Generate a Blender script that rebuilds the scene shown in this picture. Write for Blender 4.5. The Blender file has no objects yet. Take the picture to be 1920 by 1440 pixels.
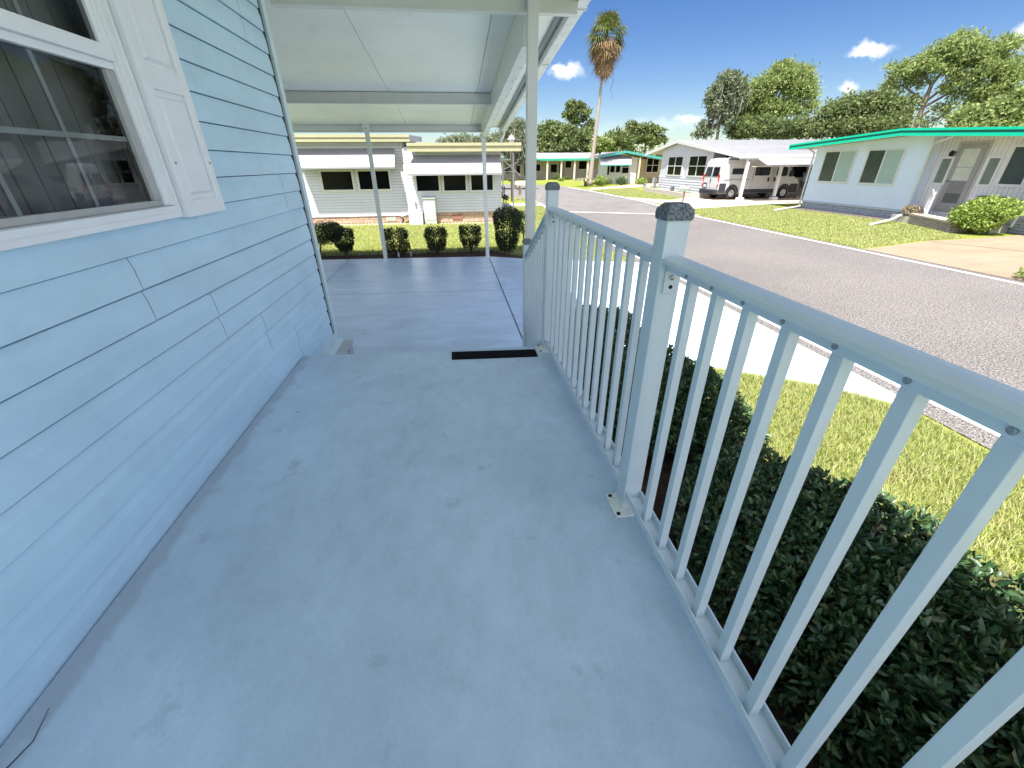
import bpy, math, random
import numpy as np
from mathutils import Vector, Matrix
R=math.radians
random.seed(7); rng=np.random.default_rng(7)

scn=bpy.context.scene; C=scn.collection

EXPOSURE=1.34; SKY_STRENGTH=.085; SKY_DUST=.3; SKY_SAT=1.34; SKY_VAL=.63; SUN_E=4.3; CLOUD_COL=(6.2,6.3,6.6,1); FILL_CLOUD=(7.2,7.5,8.9,1)

# ------------------------------------------------------------ camera
yaw,pitch,roll,fpx=0.125424,0.490904,0.008987,769.478
fw=Vector((math.sin(yaw)*math.cos(pitch),math.cos(yaw)*math.cos(pitch),-math.sin(pitch)))
rt=Vector((math.cos(yaw),-math.sin(yaw),0)); dn=fw.cross(rt)
rt2=rt*math.cos(roll)+dn*math.sin(roll); dn2=fw.cross(rt2)
cam=bpy.data.cameras.new('camera'); co=bpy.data.objects.new('camera',cam); C.objects.link(co)
m=Matrix((rt2,-dn2,-fw)).transposed().to_4x4(); m.translation=Vector((0,0,1.4)); co.matrix_world=m
cam.sensor_width=36; cam.lens=fpx/1920*36; cam.clip_start=.05; cam.clip_end=2000
scn.camera=co
# ------------------------------------------------------------ world, sun, exposure
SUN_TRAVEL=Vector((.21,.42,-1)).normalized()
EL=math.asin(-SUN_TRAVEL.z); AZ=math.atan2(-SUN_TRAVEL.x,-SUN_TRAVEL.y)
scn.view_settings.view_transform='Standard'; scn.view_settings.look='None'
scn.view_settings.gamma=1; scn.view_settings.exposure=EXPOSURE
w=bpy.data.worlds.new("World"); scn.world=w; w.use_nodes=True
nt=w.node_tree; N=nt.nodes; L=nt.links; N.clear()
out=N.new('ShaderNodeOutputWorld'); bg=N.new('ShaderNodeBackground'); sky=N.new('ShaderNodeTexSky')
sky.sky_type='NISHITA'; sky.sun_disc=False; sky.sun_elevation=EL; sky.sun_rotation=AZ
sky.air_density=1.0; sky.dust_density=SKY_DUST; sky.ozone_density=2.2
bg.inputs[1].default_value=SKY_STRENGTH
CLOUDS=[
  (0.6629,0.733,0.1522,0.0304,0.0107,1),(0.6527,0.7426,0.1499,0.0175,0.007,.8),
  (0.2303,0.9604,0.1568,0.0327,0.0131,.9),(0.2148,0.963,0.1628,0.0184,0.0098,.9),
  (0.6578,0.7456,0.1067,0.0131,0.0087,.8),(0.6808,0.7275,0.0852,0.037,0.0108,.9),
  (0.7757,0.6137,0.1471,0.0125,0.016,.9),(0.4577,0.8859,0.0758,0.0328,0.0062,.6),
  (0.4196,0.9051,0.0684,0.1098,0.0130,.26),(0.3596,0.931,0.055,0.0724,0.0145,.15)]
def nd(t,**k):
    n=N.new(t)
    for a,b in k.items(): setattr(n,a,b)
    return n
tc=nd('ShaderNodeTexCoord')
nz=nd('ShaderNodeTexNoise'); nz.inputs['Scale'].default_value=38; nz.inputs['Detail'].default_value=6; nz.inputs['Roughness'].default_value=.62
L.new(tc.outputs['Generated'],nz.inputs['Vector'])
sb=nd('ShaderNodeVectorMath',operation='SUBTRACT'); L.new(nz.outputs['Color'],sb.inputs[0]); sb.inputs[1].default_value=(.5,.5,.5)
sc_=nd('ShaderNodeVectorMath',operation='SCALE'); L.new(sb.outputs[0],sc_.inputs[0]); sc_.inputs['Scale'].default_value=.034
ad=nd('ShaderNodeVectorMath',operation='ADD'); L.new(tc.outputs['Generated'],ad.inputs[0]); L.new(sc_.outputs[0],ad.inputs[1])
prev=None
for (x,y,z,rx,ry,a) in CLOUDS:
    c=Vector((x,y,z)).normalized(); u=c.cross(Vector((0,0,1))).normalized(); v=u.cross(c)
    d=nd('ShaderNodeVectorMath',operation='SUBTRACT'); L.new(ad.outputs[0],d.inputs[0]); d.inputs[1].default_value=c
    comb=nd('ShaderNodeCombineXYZ')
    for i,(ax,r) in enumerate(((u,rx),(v,ry),(c,.5))):
        dt=nd('ShaderNodeVectorMath',operation='DOT_PRODUCT'); L.new(d.outputs[0],dt.inputs[0]); dt.inputs[1].default_value=ax/r
        L.new(dt.outputs['Value'],comb.inputs[i])
    ln=nd('ShaderNodeVectorMath',operation='LENGTH'); L.new(comb.outputs[0],ln.inputs[0])
    mr=nd('ShaderNodeMapRange',interpolation_type='SMOOTHSTEP'); L.new(ln.outputs['Value'],mr.inputs[0])
    mr.inputs[1].default_value=1.25; mr.inputs[2].default_value=.35 if a>.5 else 0; mr.inputs[3].default_value=0; mr.inputs[4].default_value=a
    if prev is None: prev=mr.outputs[0]
    else:
        mx=nd('ShaderNodeMath',operation='MAXIMUM'); L.new(prev,mx.inputs[0]); L.new(mr.outputs[0],mx.inputs[1]); prev=mx.outputs[0]
hs=nd('ShaderNodeHueSaturation'); hs.inputs['Saturation'].default_value=SKY_SAT; hs.inputs['Hue'].default_value=.516; hs.inputs['Value'].default_value=SKY_VAL
L.new(sky.outputs[0],hs.inputs['Color'])
mixc=nd('ShaderNodeMix',data_type='RGBA'); L.new(prev,mixc.inputs[0]); L.new(hs.outputs[0],mixc.inputs[6]); mixc.inputs[7].default_value=CLOUD_COL
# unseen cloud cover behind the viewer, added as fill light for the shade
n2=nd('ShaderNodeTexNoise'); n2.inputs['Scale'].default_value=2.6; n2.inputs['Detail'].default_value=7; n2.inputs['Roughness'].default_value=.6; L.new(tc.outputs['Generated'],n2.inputs['Vector'])
r2=nd('ShaderNodeMapRange'); r2.inputs[1].default_value=.40; r2.inputs[2].default_value=.52; L.new(n2.outputs['Fac'],r2.inputs[0])
dd=nd('ShaderNodeVectorMath',operation='DOT_PRODUCT'); dd.inputs[1].default_value=(.12,.99,.15); L.new(tc.outputs['Generated'],dd.inputs[0])
r3=nd('ShaderNodeMapRange'); r3.inputs[1].default_value=.30; r3.inputs[2].default_value=.02; L.new(dd.outputs['Value'],r3.inputs[0])
mu=nd('ShaderNodeMath',operation='MULTIPLY'); L.new(r2.outputs[0],mu.inputs[0]); L.new(r3.outputs[0],mu.inputs[1])
mix2=nd('ShaderNodeMix',data_type='RGBA'); L.new(mu.outputs[0],mix2.inputs[0]); L.new(mixc.outputs[2],mix2.inputs[6]); mix2.inputs[7].default_value=FILL_CLOUD
L.new(mix2.outputs[2],bg.inputs[0]); L.new(bg.outputs[0],out.inputs[0])
sl=bpy.data.lights.new('sun','SUN'); sl.energy=SUN_E; sl.angle=R(.53); sl.color=(1,.955,.88)
so=bpy.data.objects.new('sun',sl); C.objects.link(so); so.rotation_euler=SUN_TRAVEL.to_track_quat('-Z','Y').to_euler(); so.location=(-5,-10,30)
scn.cycles.max_bounces=10; scn.cycles.diffuse_bounces=7; scn.cycles.transparent_max_bounces=12
scn.cycles.sample_clamp_indirect=12

# ------------------------------------------------------------ materials
MATS={}
def mat(name,col,rough=.6,var=.08,scale=6,bump=0,bscale=40,metal=0,spec=.5,stretch=(1,1,1),col2=None,detail=6,dirt=None,trans=0,island=None,extra=None):
    """procedural surface: noise varied colour, optional second colour, bump"""
    m=bpy.data.materials.new(name); m.use_nodes=True; t=m.node_tree; n=t.nodes; l=t.links
    b=n['Principled BSDF']; b.inputs['Roughness'].default_value=rough; b.inputs['Metallic'].default_value=metal
    b.inputs['Specular IOR Level'].default_value=spec
    tcn=n.new('ShaderNodeTexCoord'); mp=n.new('ShaderNodeMapping'); mp.inputs['Scale'].default_value=stretch
    l.new(tcn.outputs['Object'],mp.inputs[0])
    nn=n.new('ShaderNodeTexNoise'); nn.inputs['Scale'].default_value=scale; nn.inputs['Detail'].default_value=detail; nn.inputs['Roughness'].default_value=.6
    l.new(mp.outputs[0],nn.inputs['Vector'])
    r=n.new('ShaderNodeValToRGB'); e=r.color_ramp.elements
    c=Vector(col)
    if col2 is None: a0=c*(1-var*1.5); a1=c*(1+var*1.5)
    else: a0=c; a1=Vector(col2)
    e[0].position=.32; e[1].position=.68; e[0].color=(*a0,1); e[1].color=(*a1,1)
    l.new(nn.outputs['Fac'],r.inputs[0]); colout=r.outputs[0]
    if island:
        g=n.new('ShaderNodeNewGeometry'); r2=n.new('ShaderNodeValToRGB'); es=r2.color_ramp.elements
        es[0].color=(*island[0],1); es[1].color=(*island[-1],1)
        for i,cc in enumerate(island[1:-1]):
            x=es.new((i+1)/(len(island)-1)); x.color=(*cc,1)
        l.new(g.outputs['Random Per Island'],r2.inputs[0])
        mm=n.new('ShaderNodeMix'); mm.data_type='RGBA'; mm.inputs[0].default_value=.72
        l.new(colout,mm.inputs[6]); l.new(r2.outputs[0],mm.inputs[7]); colout=mm.outputs[2]
    if dirt:
        # dirt=(colour, scale, low, high, amount)
        dn_=n.new('ShaderNodeTexNoise'); dn_.inputs['Scale'].default_value=dirt[1]; dn_.inputs['Detail'].default_value=8; dn_.inputs['Roughness'].default_value=.65
        l.new(tcn.outputs['Object'],dn_.inputs['Vector'])
        mr_=n.new('ShaderNodeMapRange'); mr_.inputs[1].default_value=dirt[2]; mr_.inputs[2].default_value=dirt[3]; mr_.inputs[4].default_value=dirt[4]
        l.new(dn_.outputs['Fac'],mr_.inputs[0])
        mm=n.new('ShaderNodeMix'); mm.data_type='RGBA'; l.new(mr_.outputs[0],mm.inputs[0]); l.new(colout,mm.inputs[6]); mm.inputs[7].default_value=(*dirt[0],1); colout=mm.outputs[2]
    if extra: colout=extra(n,l,tcn,colout)
    l.new(colout,b.inputs['Base Color'])
    if bump:
        bn=n.new('ShaderNodeTexNoise'); bn.inputs['Scale'].default_value=bscale; bn.inputs['Detail'].default_value=5
        l.new(mp.outputs[0],bn.inputs['Vector'])
        bp=n.new('ShaderNodeBump'); bp.inputs['Strength'].default_value=bump; bp.inputs['Distance'].default_value=.01
        l.new(bn.outputs['Fac'],bp.inputs['Height']); l.new(bp.outputs[0],b.inputs['Normal'])
    if trans:
        tr=n.new('ShaderNodeBsdfTranslucent'); l.new(colout,tr.inputs[0]); ms=n.new('ShaderNodeMixShader'); ms.inputs[0].default_value=trans
        l.new(b.outputs[0],ms.inputs[1]); l.new(tr.outputs[0],ms.inputs[2]); l.new(ms.outputs[0],n['Material Output'].inputs[0])
    MATS[name]=m; return m
def brick(name,c1,c2,mortar,axis='XZ',bw=.2,bh=.065,rough=.8,off=.5,ms=.008):
    m=bpy.data.materials.new(name); m.use_nodes=True; t=m.node_tree; n=t.nodes; l=t.links; b=n['Principled BSDF']; b.inputs['Roughness'].default_value=rough
    tcn=n.new('ShaderNodeTexCoord'); s=n.new('ShaderNodeSeparateXYZ'); c=n.new('ShaderNodeCombineXYZ'); l.new(tcn.outputs['Object'],s.inputs[0])
    l.new(s.outputs[axis[0]],c.inputs[0]); l.new(s.outputs[axis[1]],c.inputs[1])
    bt=n.new('ShaderNodeTexBrick'); bt.inputs['Scale'].default_value=1; bt.inputs['Brick Width'].default_value=bw; bt.inputs['Row Height'].default_value=bh
    bt.inputs['Mortar Size'].default_value=ms; bt.inputs['Color1'].default_value=(*c1,1); bt.inputs['Color2'].default_value=(*c2,1); bt.inputs['Mortar'].default_value=(*mortar,1); bt.offset=off
    l.new(c.outputs[0],bt.inputs['Vector'])
    nn=n.new('ShaderNodeTexNoise'); nn.inputs['Scale'].default_value=14; nn.inputs['Detail'].default_value=6; l.new(tcn.outputs['Object'],nn.inputs['Vector'])
    mx=n.new('ShaderNodeMix'); mx.data_type='RGBA'; mx.blend_type='OVERLAY'; mx.inputs[0].default_value=.5; l.new(bt.outputs[0],mx.inputs[6]); l.new(nn.outputs['Fac'],mx.inputs[7])
    l.new(mx.outputs[2],b.inputs['Base Color'])
    bp=n.new('ShaderNodeBump'); bp.inputs['Strength'].default_value=.6; bp.inputs['Distance'].default_value=.01; bp.invert=True
    l.new(bt.outputs['Fac'],bp.inputs['Height']); l.new(bp.outputs[0],b.inputs['Normal'])
    return m
def glass(name,tint=(.25,.29,.29),refl=.25,rough=.0):
    m=bpy.data.materials.new(name); m.use_nodes=True; t=m.node_tree; n=t.nodes; l=t.links; n.remove(n['Principled BSDF'])
    tr=n.new('ShaderNodeBsdfTransparent'); tr.inputs[0].default_value=(*tint,1); g=n.new('ShaderNodeBsdfGlossy'); g.inputs['Roughness'].default_value=rough
    g.inputs[0].default_value=(.50,.54,.56,1)
    f=n.new('ShaderNodeFresnel'); f.inputs[0].default_value=1.5; a=n.new('ShaderNodeMath'); a.operation='ADD'; a.inputs[1].default_value=refl; a.use_clamp=True
    ms=n.new('ShaderNodeMixShader'); l.new(f.outputs[0],a.inputs[0]); l.new(a.outputs[0],ms.inputs[0]); l.new(tr.outputs[0],ms.inputs[1]); l.new(g.outputs[0],ms.inputs[2]); l.new(ms.outputs[0],n['Material Output'].inputs[0])
    return m

# ------------------------------------------------------------ mesh helpers
class MB:
    def __init__(s): s.v=[]; s.f=[]
    def add(s,vs,fs):
        o=len(s.v); s.v+= [tuple(map(float,p)) for p in vs]; s.f+=[tuple(i+o for i in f) for f in fs]; return s
    def box(s,x0,x1,y0,y1,z0,z1):
        return s.add([(x0,y0,z0),(x1,y0,z0),(x1,y1,z0),(x0,y1,z0),(x0,y0,z1),(x1,y0,z1),(x1,y1,z1),(x0,y1,z1)],
            [(3,2,1,0),(4,5,6,7),(0,1,5,4),(1,2,6,5),(2,3,7,6),(3,0,4,7)])
    def prism(s,poly,d):
        """closed polygon (list of 3d points) extruded by vector d"""
        n=len(poly); d=Vector(d); a=[Vector(p) for p in poly]; b=[p+d for p in a]
        nn=sum(((a[i]-a[0]).cross(a[(i+1)%n]-a[0]) for i in range(n)),Vector()); flip=nn.dot(d)>0
        fs=[tuple(range(n)) if not flip else tuple(range(n-1,-1,-1)), tuple(range(2*n-1,n-1,-1)) if not flip else tuple(range(n,2*n))]
        for i in range(n):
            j=(i+1)%n; fs.append((i,i+n,j+n,j) if not flip else (i,j,j+n,i+n))
        return s.add(a+b,fs)
    def bar(s,p0,p1,w,h,up=(0,0,1)):
        p0=Vector(p0);p1=Vector(p1); d=(p1-p0).normalized(); u=Vector(up); sx=d.cross(u)
        if sx.length<1e-4: sx=d.cross(Vector((0,1,0)))
        sx.normalize(); uu=sx.cross(d)
        q=[p0+sx*(a*w/2)+uu*(b*h/2) for a,b in ((-1,-1),(1,-1),(1,1),(-1,1))]
        return s.prism(q,p1-p0)
    def tube(s,pts,rad,n=8,cap=True):
        pts=[Vector(p) for p in pts]; rs=rad if isinstance(rad,(list,tuple)) else [rad]*len(pts); vs=[]; fs=[]; pu=None
        for i,p in enumerate(pts):
            d=(pts[min(i+1,len(pts)-1)]-pts[max(i-1,0)]).normalized()
            if pu is None: pu=d.orthogonal().normalized()
            pu=(pu-d*pu.dot(d)).normalized(); q=d.cross(pu)
            for k in range(n):
                a=2*math.pi*k/n; vs.append(p+(pu*math.cos(a)+q*math.sin(a))*rs[i])
        for i in range(len(pts)-1):
            for k in range(n):
                k2=(k+1)%n; fs.append((i*n+k,i*n+k2,(i+1)*n+k2,(i+1)*n+k))
        if cap: fs.append(tuple(range(n-1,-1,-1))); fs.append(tuple(range((len(pts)-1)*n,len(pts)*n)))
        return s.add(vs,fs)
    def lathe(s,prof,c=(0,0,0),n=20,axis='Z'):
        vs=[];fs=[]
        for r,h in prof:
            for k in range(n):
                a=2*math.pi*k/n
                p=(r*math.cos(a),r*math.sin(a),h) if axis=='Z' else ((r*math.cos(a),h,r*math.sin(a)) if axis=='Y' else (h,r*math.cos(a),r*math.sin(a)))
                vs.append((p[0]+c[0],p[1]+c[1],p[2]+c[2]))
        for i in range(len(prof)-1):
            for k in range(n): fs.append((i*n+k,i*n+(k+1)%n,(i+1)*n+(k+1)%n,(i+1)*n+k))
        fs.append(tuple(range(n-1,-1,-1))); fs.append(tuple(range((len(prof)-1)*n,len(prof)*n)))
        return s.add(vs,fs)
    def quad(s,a,b,c,d): return s.add([a,b,c,d],[(0,1,2,3)])
def base_of(p):
    o=Vector((0,0,0))
    while p is not None: o=o+Vector(p.location); p=p.parent
    return o
def obj(name,mb,m,parent=None,smooth=False,bevel=0,world=True,sub=0,fix=False):
    """one mesh object; world coordinates are shifted to the parent's origin"""
    me=bpy.data.meshes.new(name); off=base_of(parent) if (parent is not None and world) else Vector((0,0,0))
    if isinstance(mb,MB): me.from_pydata([(x-off.x,y-off.y,z-off.z) for x,y,z in mb.v],[],mb.f)
    else:
        V,F=mb; V=V-np.array(off); nf,k=F.shape
        me.vertices.add(len(V)); me.vertices.foreach_set('co',V.astype(np.float32).ravel())
        me.loops.add(nf*k); me.loops.foreach_set('vertex_index',F.astype(np.int32).ravel())
        me.polygons.add(nf); me.polygons.foreach_set('loop_start',(np.arange(nf)*k).astype(np.int32)); me.polygons.foreach_set('loop_total',np.full(nf,k,dtype=np.int32))
    me.update()
    me.materials.append(m)
    if smooth: me.shade_smooth() if hasattr(me,'shade_smooth') else [setattr(p,'use_smooth',True) for p in me.polygons]
    o=bpy.data.objects.new(name,me); C.objects.link(o); o.parent=parent
    if fix:
        import bmesh
        b=bmesh.new(); b.from_mesh(me); bmesh.ops.recalc_face_normals(b,faces=b.faces); b.to_mesh(me); b.free()
    if bevel:
        bv=o.modifiers.new('bevel','BEVEL'); bv.width=bevel; bv.segments=2; bv.limit_method='ANGLE'; bv.angle_limit=R(40)
    if sub:
        sv=o.modifiers.new('sub','SUBSURF'); sv.levels=sub; sv.render_levels=sub
    return o
def thing(name,label,cat,loc=(0,0,0),rz=0,group=None):
    o=bpy.data.objects.new(name,None); C.objects.link(o); o.location=loc; o.rotation_euler=(0,0,rz)
    o['label']=label; o['category']=cat
    if group: o['group']=group
    return o
def tag(o,label,cat,group=None,kind=None):
    o['label']=label; o['category']=cat
    if group: o['group']=group
    if kind: o['kind']=kind
    return o
def struct(name,mb,m,parent=None,**k):
    o=obj(name,mb,m,parent,**k)
    if parent is None: o['kind']='structure'
    return o
def stuff(name,mb,m,label,cat):
    o=obj(name,mb,m); o['kind']='stuff'; o['label']=label; o['category']=cat; return o
def dup(root,loc,rz=0,label=None,scale=None):
    r=root.copy(); C.objects.link(r); r.location=loc; r.rotation_euler=(0,0,rz)
    if label: r['label']=label
    if scale: r.scale=scale
    def rec(a,b):
        for ch in list(a.children):
            c=ch.copy(); C.objects.link(c); c.parent=b; rec(ch,c)
    rec(root,r); return r
def sheet(poly,z,hole=None):
    mb=MB(); mb.add([(x,y,z) for x,y in poly],[tuple(range(len(poly)))]); return mb

def leaves(P,size,up=None,aspect=.5,fold=.25,rich=False,outdir=None,droop=0,seed=0,jit=.35):
    """N leaves at points P; returns (verts, faces) arrays. outdir: per leaf growth direction"""
    r=np.random.default_rng(seed); n=len(P)
    u=r.normal(size=(n,3)); u/=np.linalg.norm(u,axis=1,keepdims=True)
    if outdir is not None: u=u*.8+outdir*1.0
    u[:,2]-=droop
    u/=np.linalg.norm(u,axis=1,keepdims=True)
    k=r.normal(size=(n,3))
    if up is not None: k=k*.6+np.array(up)
    s=np.cross(u,k); s/=np.linalg.norm(s,axis=1,keepdims=True)+1e-9
    nn=np.cross(s,u)
    L_=(size*(1+jit*r.uniform(-1,1,n)))[:,None]; W=L_*aspect
    b=P; 
    if not rich:
        V=np.stack([b,b+u*L_*.5+s*W*.5+nn*W*fold,b+u*L_,b+u*L_*.5-s*W*.5+nn*W*fold],1).reshape(-1,3)
        F=np.arange(n)[:,None]*4+np.array([0,1,2,3]); return V,F
    V=np.stack([b,b+u*L_*.3+s*W*.42+nn*W*fold,b+u*L_*.7+s*W*.42+nn*W*fold*.8,b+u*L_-nn*L_*.08,b+u*L_*.7-s*W*.42+nn*W*fold*.8,b+u*L_*.3-s*W*.42+nn*W*fold],1).reshape(-1,3)
    i=np.arange(n)[:,None]*6
    F=np.concatenate([i+np.array([0,1,2,3]),i+np.array([0,3,4,5])],0); return V,F
def cat(parts):
    V=[];F=[];o=0
    for v,f in parts: V.append(v); F.append(f+o); o+=len(v)
    return np.concatenate(V),np.concatenate(F)
def shell(c,r,n,seed,pw=.28,flat=None):
    """points biased to the shell of an ellipsoid, with outward directions"""
    g=np.random.default_rng(seed); d=g.normal(size=(n,3)); d/=np.linalg.norm(d,axis=1,keepdims=True)
    rad=g.uniform(0,1,n)**pw
    return np.array(c)+d*np.array(r)*rad[:,None], d
# ------------------------------------------------------------ palette
ZG=-.63
def M_road(n,l,tcn,cin):
    # coarse pale aggregate in dark binder on the near stretch, smoother old asphalt beyond the seam
    v=n.new('ShaderNodeTexNoise'); v.inputs['Scale'].default_value=50; v.inputs['Detail'].default_value=4; v.inputs['Roughness'].default_value=.75; l.new(tcn.outputs['Object'],v.inputs['Vector'])
    r=n.new('ShaderNodeValToRGB'); e=r.color_ramp.elements; e[0].position=.40; e[0].color=(.055,.051,.049,1); e[1].position=.58; e[1].color=(.31,.285,.27,1)
    x=e.new(.49); x.color=(.138,.127,.12,1); l.new(v.outputs['Fac'],r.inputs[0])
    s=n.new('ShaderNodeSeparateXYZ'); l.new(tcn.outputs['Object'],s.inputs[0])
    # seam line y = 23.5 - .52 x
    m1=n.new('ShaderNodeMath'); m1.operation='MULTIPLY_ADD'; m1.inputs[1].default_value=.53; l.new(s.outputs[0],m1.inputs[0]); l.new(s.outputs[1],m1.inputs[2])
    mr=n.new('ShaderNodeMapRange'); mr.inputs[1].default_value=23.8; mr.inputs[2].default_value=23.9; l.new(m1.outputs[0],mr.inputs[0])
    mx=n.new('ShaderNodeMix'); mx.data_type='RGBA'; l.new(mr.outputs[0],mx.inputs[0]); l.new(r.outputs[0],mx.inputs[6])
    r2=n.new('ShaderNodeMix'); r2.data_type='RGBA'; r2.inputs[0].default_value=.28; l.new(cin,r2.inputs[6]); l.new(r.outputs[0],r2.inputs[7]); l.new(r2.outputs[2],mx.inputs[7])
    # broad wear patches
    b=n.new('ShaderNodeTexNoise'); b.inputs['Scale'].default_value=.45; b.inputs['Detail'].default_value=6; l.new(tcn.outputs['Object'],b.inputs['Vector'])
    rb=n.new('ShaderNodeMapRange'); rb.inputs[1].default_value=.3; rb.inputs[2].default_value=.7; rb.inputs[3].default_value=.90; rb.inputs[4].default_value=1.10; l.new(b.outputs['Fac'],rb.inputs[0])
    o=n.new('ShaderNodeMix'); o.data_type='RGBA'; o.blend_type='MULTIPLY'; o.inputs[0].default_value=1; l.new(mx.outputs[2],o.inputs[6]); l.new(rb.outputs[0],o.inputs[7])
    return o.outputs[2]
road_m=mat('asphalt',(.195,.187,.18),.9,.1,1.2,.35,70,extra=M_road,spec=.2)
def M_lawn(n,l,tcn,cin):
    b=n.new('ShaderNodeTexNoise'); b.inputs['Scale'].default_value=34; b.inputs['Detail'].default_value=5; b.inputs['Roughness'].default_value=.75; l.new(tcn.outputs['Object'],b.inputs['Vector'])
    r=n.new('ShaderNodeValToRGB'); e=r.color_ramp.elements; e[0].position=.3; e[0].color=(.35,.4,.25,1); e[1].position=.7; e[1].color=(1.5,1.4,1.3,1); l.new(b.outputs['Fac'],r.inputs[0])
    o=n.new('ShaderNodeMix'); o.data_type='RGBA'; o.blend_type='MULTIPLY'; o.inputs[0].default_value=1; l.new(cin,o.inputs[6]); l.new(r.outputs[0],o.inputs[7]); return o.outputs[2]
lawn_m=mat('lawn',(.21,.26,.055),.95,.1,.7,.5,60,col2=(.28,.31,.08),extra=M_lawn,spec=.1,dirt=((.34,.25,.13),.55,.6,.72,.6))
soil_m=mat('soil',(.045,.028,.02),.95,.3,12,.8,30,col2=(.10,.065,.045),spec=.1)
mulch_m=mat('mulch',(.05,.04,.04),.95,.3,45,.9,60,col2=(.22,.19,.17),spec=.1)
def M_conc(scl,lo,hi,st):
    def f(n,l,tcn,cin):
        mp=n.new('ShaderNodeMapping'); mp.inputs['Scale'].default_value=st; l.new(tcn.outputs['Object'],mp.inputs[0])
        b=n.new('ShaderNodeTexNoise'); b.inputs['Scale'].default_value=scl; b.inputs['Detail'].default_value=9; b.inputs['Roughness'].default_value=.68; b.inputs['Distortion'].default_value=.4; l.new(mp.outputs[0],b.inputs['Vector'])
        mr=n.new('ShaderNodeMapRange'); mr.inputs[1].default_value=.34; mr.inputs[2].default_value=.66; mr.inputs[3].default_value=lo; mr.inputs[4].default_value=hi; l.new(b.outputs['Fac'],mr.inputs[0])
        o=n.new('ShaderNodeMix'); o.data_type='RGBA'; o.blend_type='MULTIPLY'; o.inputs[0].default_value=1; l.new(cin,o.inputs[6]); l.new(mr.outputs[0],o.inputs[7]); return o.outputs[2]
    return f
drive_m=mat('painted_concrete',(.63,.76,.88),.30,.03,.8,.10,14,extra=M_conc(1.8,.86,1.08,(1,2.0,1)),dirt=((.42,.50,.58),3.2,.60,.78,.5),spec=.5,stretch=(1,2,1))
def M_deck(n,l,tcn,cin):
    o=M_conc(1.3,.86,1.08,(1,1,1))(n,l,tcn,cin); o=M_conc(11,.94,1.04,(1,.6,1))(n,l,tcn,o); o=M_conc(70,.95,1.04,(1,1,1))(n,l,tcn,o)
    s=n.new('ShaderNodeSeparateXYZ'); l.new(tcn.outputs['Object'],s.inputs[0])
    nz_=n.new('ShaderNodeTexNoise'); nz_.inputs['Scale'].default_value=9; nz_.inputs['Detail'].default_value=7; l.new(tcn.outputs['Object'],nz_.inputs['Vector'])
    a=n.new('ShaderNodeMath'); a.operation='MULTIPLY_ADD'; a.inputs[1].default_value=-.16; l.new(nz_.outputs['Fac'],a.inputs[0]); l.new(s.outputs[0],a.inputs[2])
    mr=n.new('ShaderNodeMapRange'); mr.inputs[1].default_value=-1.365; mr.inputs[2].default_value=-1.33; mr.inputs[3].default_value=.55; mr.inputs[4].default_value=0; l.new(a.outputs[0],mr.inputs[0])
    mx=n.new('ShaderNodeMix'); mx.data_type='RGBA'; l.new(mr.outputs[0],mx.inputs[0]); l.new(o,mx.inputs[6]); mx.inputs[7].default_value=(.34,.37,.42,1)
    # small dark specks
    v=n.new('ShaderNodeTexVoronoi'); v.inputs['Scale'].default_value=3.1; l.new(tcn.outputs['Object'],v.inputs['Vector'])
    m2=n.new('ShaderNodeMapRange'); m2.inputs[1].default_value=.020; m2.inputs[2].default_value=.030; m2.inputs[3].default_value=.8; m2.inputs[4].default_value=0; l.new(v.outputs['Distance'],m2.inputs[0])
    m3=n.new('ShaderNodeMix'); m3.data_type='RGBA'; l.new(m2.outputs[0],m3.inputs[0]); l.new(mx.outputs[2],m3.inputs[6]); m3.inputs[7].default_value=(.1,.12,.13,1)
    return m3.outputs[2]
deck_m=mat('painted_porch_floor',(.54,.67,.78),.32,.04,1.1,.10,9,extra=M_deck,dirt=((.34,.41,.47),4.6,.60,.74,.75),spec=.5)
tan_m=mat('tan_concrete',(.26,.195,.13),.85,.05,.9,.2,30,col2=(.33,.26,.18),dirt=((.17,.12,.085),2.4,.54,.74,.55),stretch=(.6,1.6,1))
paint_w=mat('white_road_paint',(.78,.78,.76),.7,.06,20)
siding_m=mat('pale_blue_siding',(.54,.745,.88),.42,.03,2.2,.06,60,extra=M_conc(2.5,.94,1.05,(1,.5,2.2)),dirt=((.42,.59,.70),4,.56,.8,.45))
trimb_m=mat('pale_blue_trim',(.62,.76,.80),.4,.03,5)
dark_m=mat('dark_gap',(.015,.02,.03),.9)
white_m=mat('white_vinyl',(.84,.87,.90),.35,.02,6,dirt=((.62,.64,.66),3,.64,.8,.3))
rail_m=mat('white_aluminium_rail',(.62,.70,.73),.36,.02,8,.03,60,dirt=((.50,.55,.56),9,.62,.80,.4))
cap_m=mat('mottled_grey_cap',(.03,.045,.055),.8,.2,110,.5,150,col2=(.30,.33,.35),spec=.2)
plate_m=mat('flaking_metal_plate',(.86,.86,.82),.6,.05,30,.4,90,dirt=((.30,.28,.25),30,.56,.66,.7))
screw_m=mat('steel_screw',(.35,.38,.38),.3,.1,50,metal=.8)
hole_m=mat('black_hole',(.01,.01,.01),.8)
grip_m=mat('black_grip',(.008,.008,.010),.95,.2,300,.4,400,spec=.1)
ceil_m=mat('carport_ceiling',(.85,.86,.81),.38,.03,1.2,.10,55,dirt=((.58,.60,.56),2.2,.58,.8,.5))
beam_m=mat('carport_beam',(.66,.67,.64),.38,.03,4,.03,30,dirt=((.45,.47,.46),6,.62,.8,.4))
gut_m=mat('carport_gutter',(.74,.75,.73),.4,.04,7,dirt=((.40,.38,.34),12,.52,.72,.7))
stone_m=brick('grey_white_stone',(.50,.50,.48),(.40,.41,.42),(.16,.16,.16),'YZ',.30,.16)
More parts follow.
